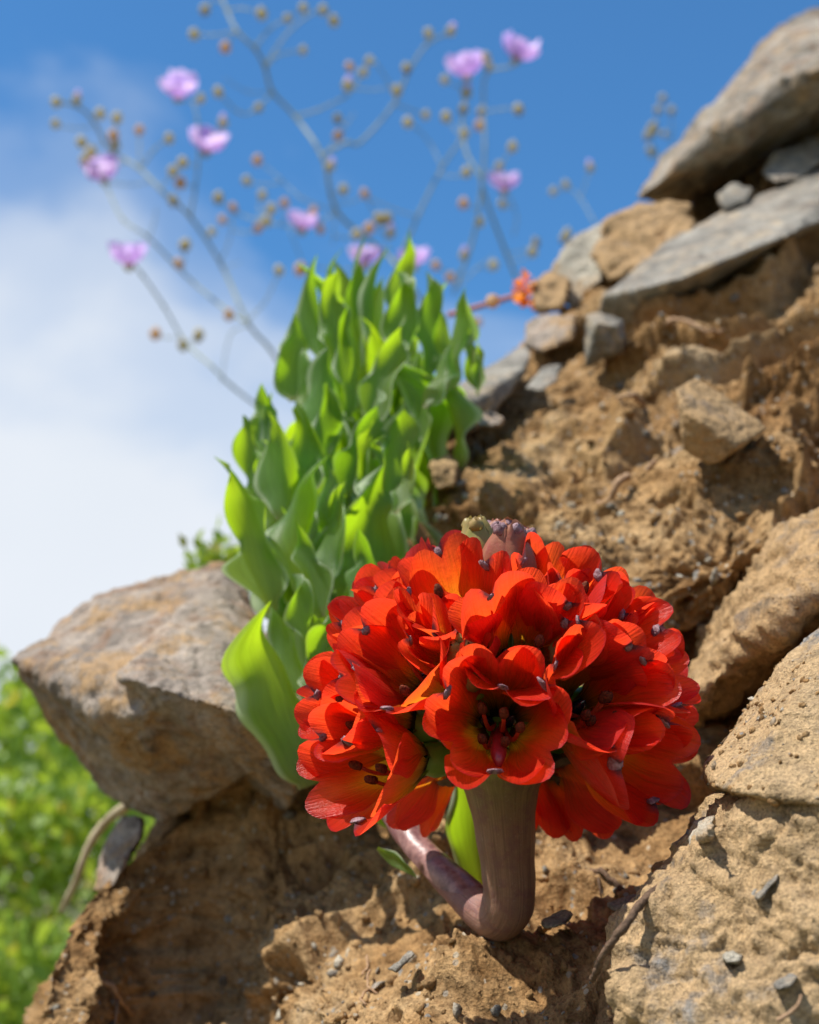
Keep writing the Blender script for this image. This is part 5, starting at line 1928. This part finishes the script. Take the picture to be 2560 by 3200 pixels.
def S(u, v, o=0.003):
    return soil_at(u, v, o)


twig('twig', 'dark woody twig sticking out of the lowest dusty boulder over the shadow', [P(2085, 2762, .294), P(2040, 2790, .291), P(2000, 2830, .287), P(1960, 2885, .284), P(1925, 2930, .283), P(1885, 2985, .284), P(1868, 3030, .286), P(1848, 3062, .288)], 0.0011, 'twig', 34, wob=0.00008)
twig('twig', 'short dark forked twig half buried in the soil right of the thick stem', [S(1785, 2625), S(1830, 2645, .006), S(1880, 2675, .006), S(1930, 2700, .002)], 0.0011, 'twig', 16, wob=0.0002, forks=[(0.5, S(1850, 2715, .002))])
twig('root', 'thin curling brown root below the pale slate slab', [S(2025, 905, .008), S(2070, 925, .02), S(2130, 930, .02), S(2200, 935, .022), S(2272, 930, .006)], 0.0012, 'root', 24, 'root', 0.0006)
twig('root', 'looping tan root hanging beside the squarish stone block', [S(2105, 1000, .01), S(2030, 1005, .02), S(1975, 1030, .02), S(1960, 1070, .02), S(1940, 1120, .02), S(1890, 1150, .012)], 0.0014, 'root', 26, 'root', 0.0006)
twig('root', 'pale splinter of root standing in the lit soil left of the angular tan stone', [S(1922, 1320, .02), S(1905, 1365, .015), S(1875, 1395, .012), S(1850, 1415, .004)], 0.0016, 'root', 14, 'root', 0.0003)
twig('root', 'little upright root end above the pale splinter', [S(2005, 1285, .015), S(1992, 1310, .012), S(1985, 1335, .004)], 0.0011, 'root', 10, 'root', 0.0003)
twig('root', 'pale curved rootlet in the bottom right corner of the lowest boulder', [P(2430, 3190, .249), P(2470, 3165, .249), P(2495, 3140, .249), P(2505, 3110, .250)], 0.0004, 'root', 16, 'root')
twig('root', 'forked thin root dangling in the deep shade under the jutting boulder', [S(425, 3010, .012), S(450, 3060, .014), S(470, 3110, .012), S(500, 3150, .004)], 0.0011, 'root', 16, 'root', 0.0003, forks=[(0.6, S(430, 3190, .008))])
twig('dry_stalk', 'dry straw coloured grass stalk bending down in front of the green shrubs', [PR(400, 2515, .62), PR(330, 2570, .64), PR(275, 2650, .64), PR(235, 2760, .64), PR(190, 2850, .66)], 0.0022, 'straw', 26, 'stalk')
rg = random.Random(9)
for k, (u, v) in enumerate([(1092, 2842), (1100, 2900), (1085, 2960)]):
    twig('root', ['wispy rootlet in the half shaded soil left of the stem, upper one', 'wispy rootlet in the half shaded soil left of the stem, middle one', 'wispy rootlet in the half shaded soil left of the stem, lowest one'][k],
         [S(u, v, .004), S(u + rg.uniform(-20, 20), v + 30, .006), S(u + rg.uniform(-40, 20), v + 70, .003)], 0.0004, 'root', 12, 'root', 0.0002)
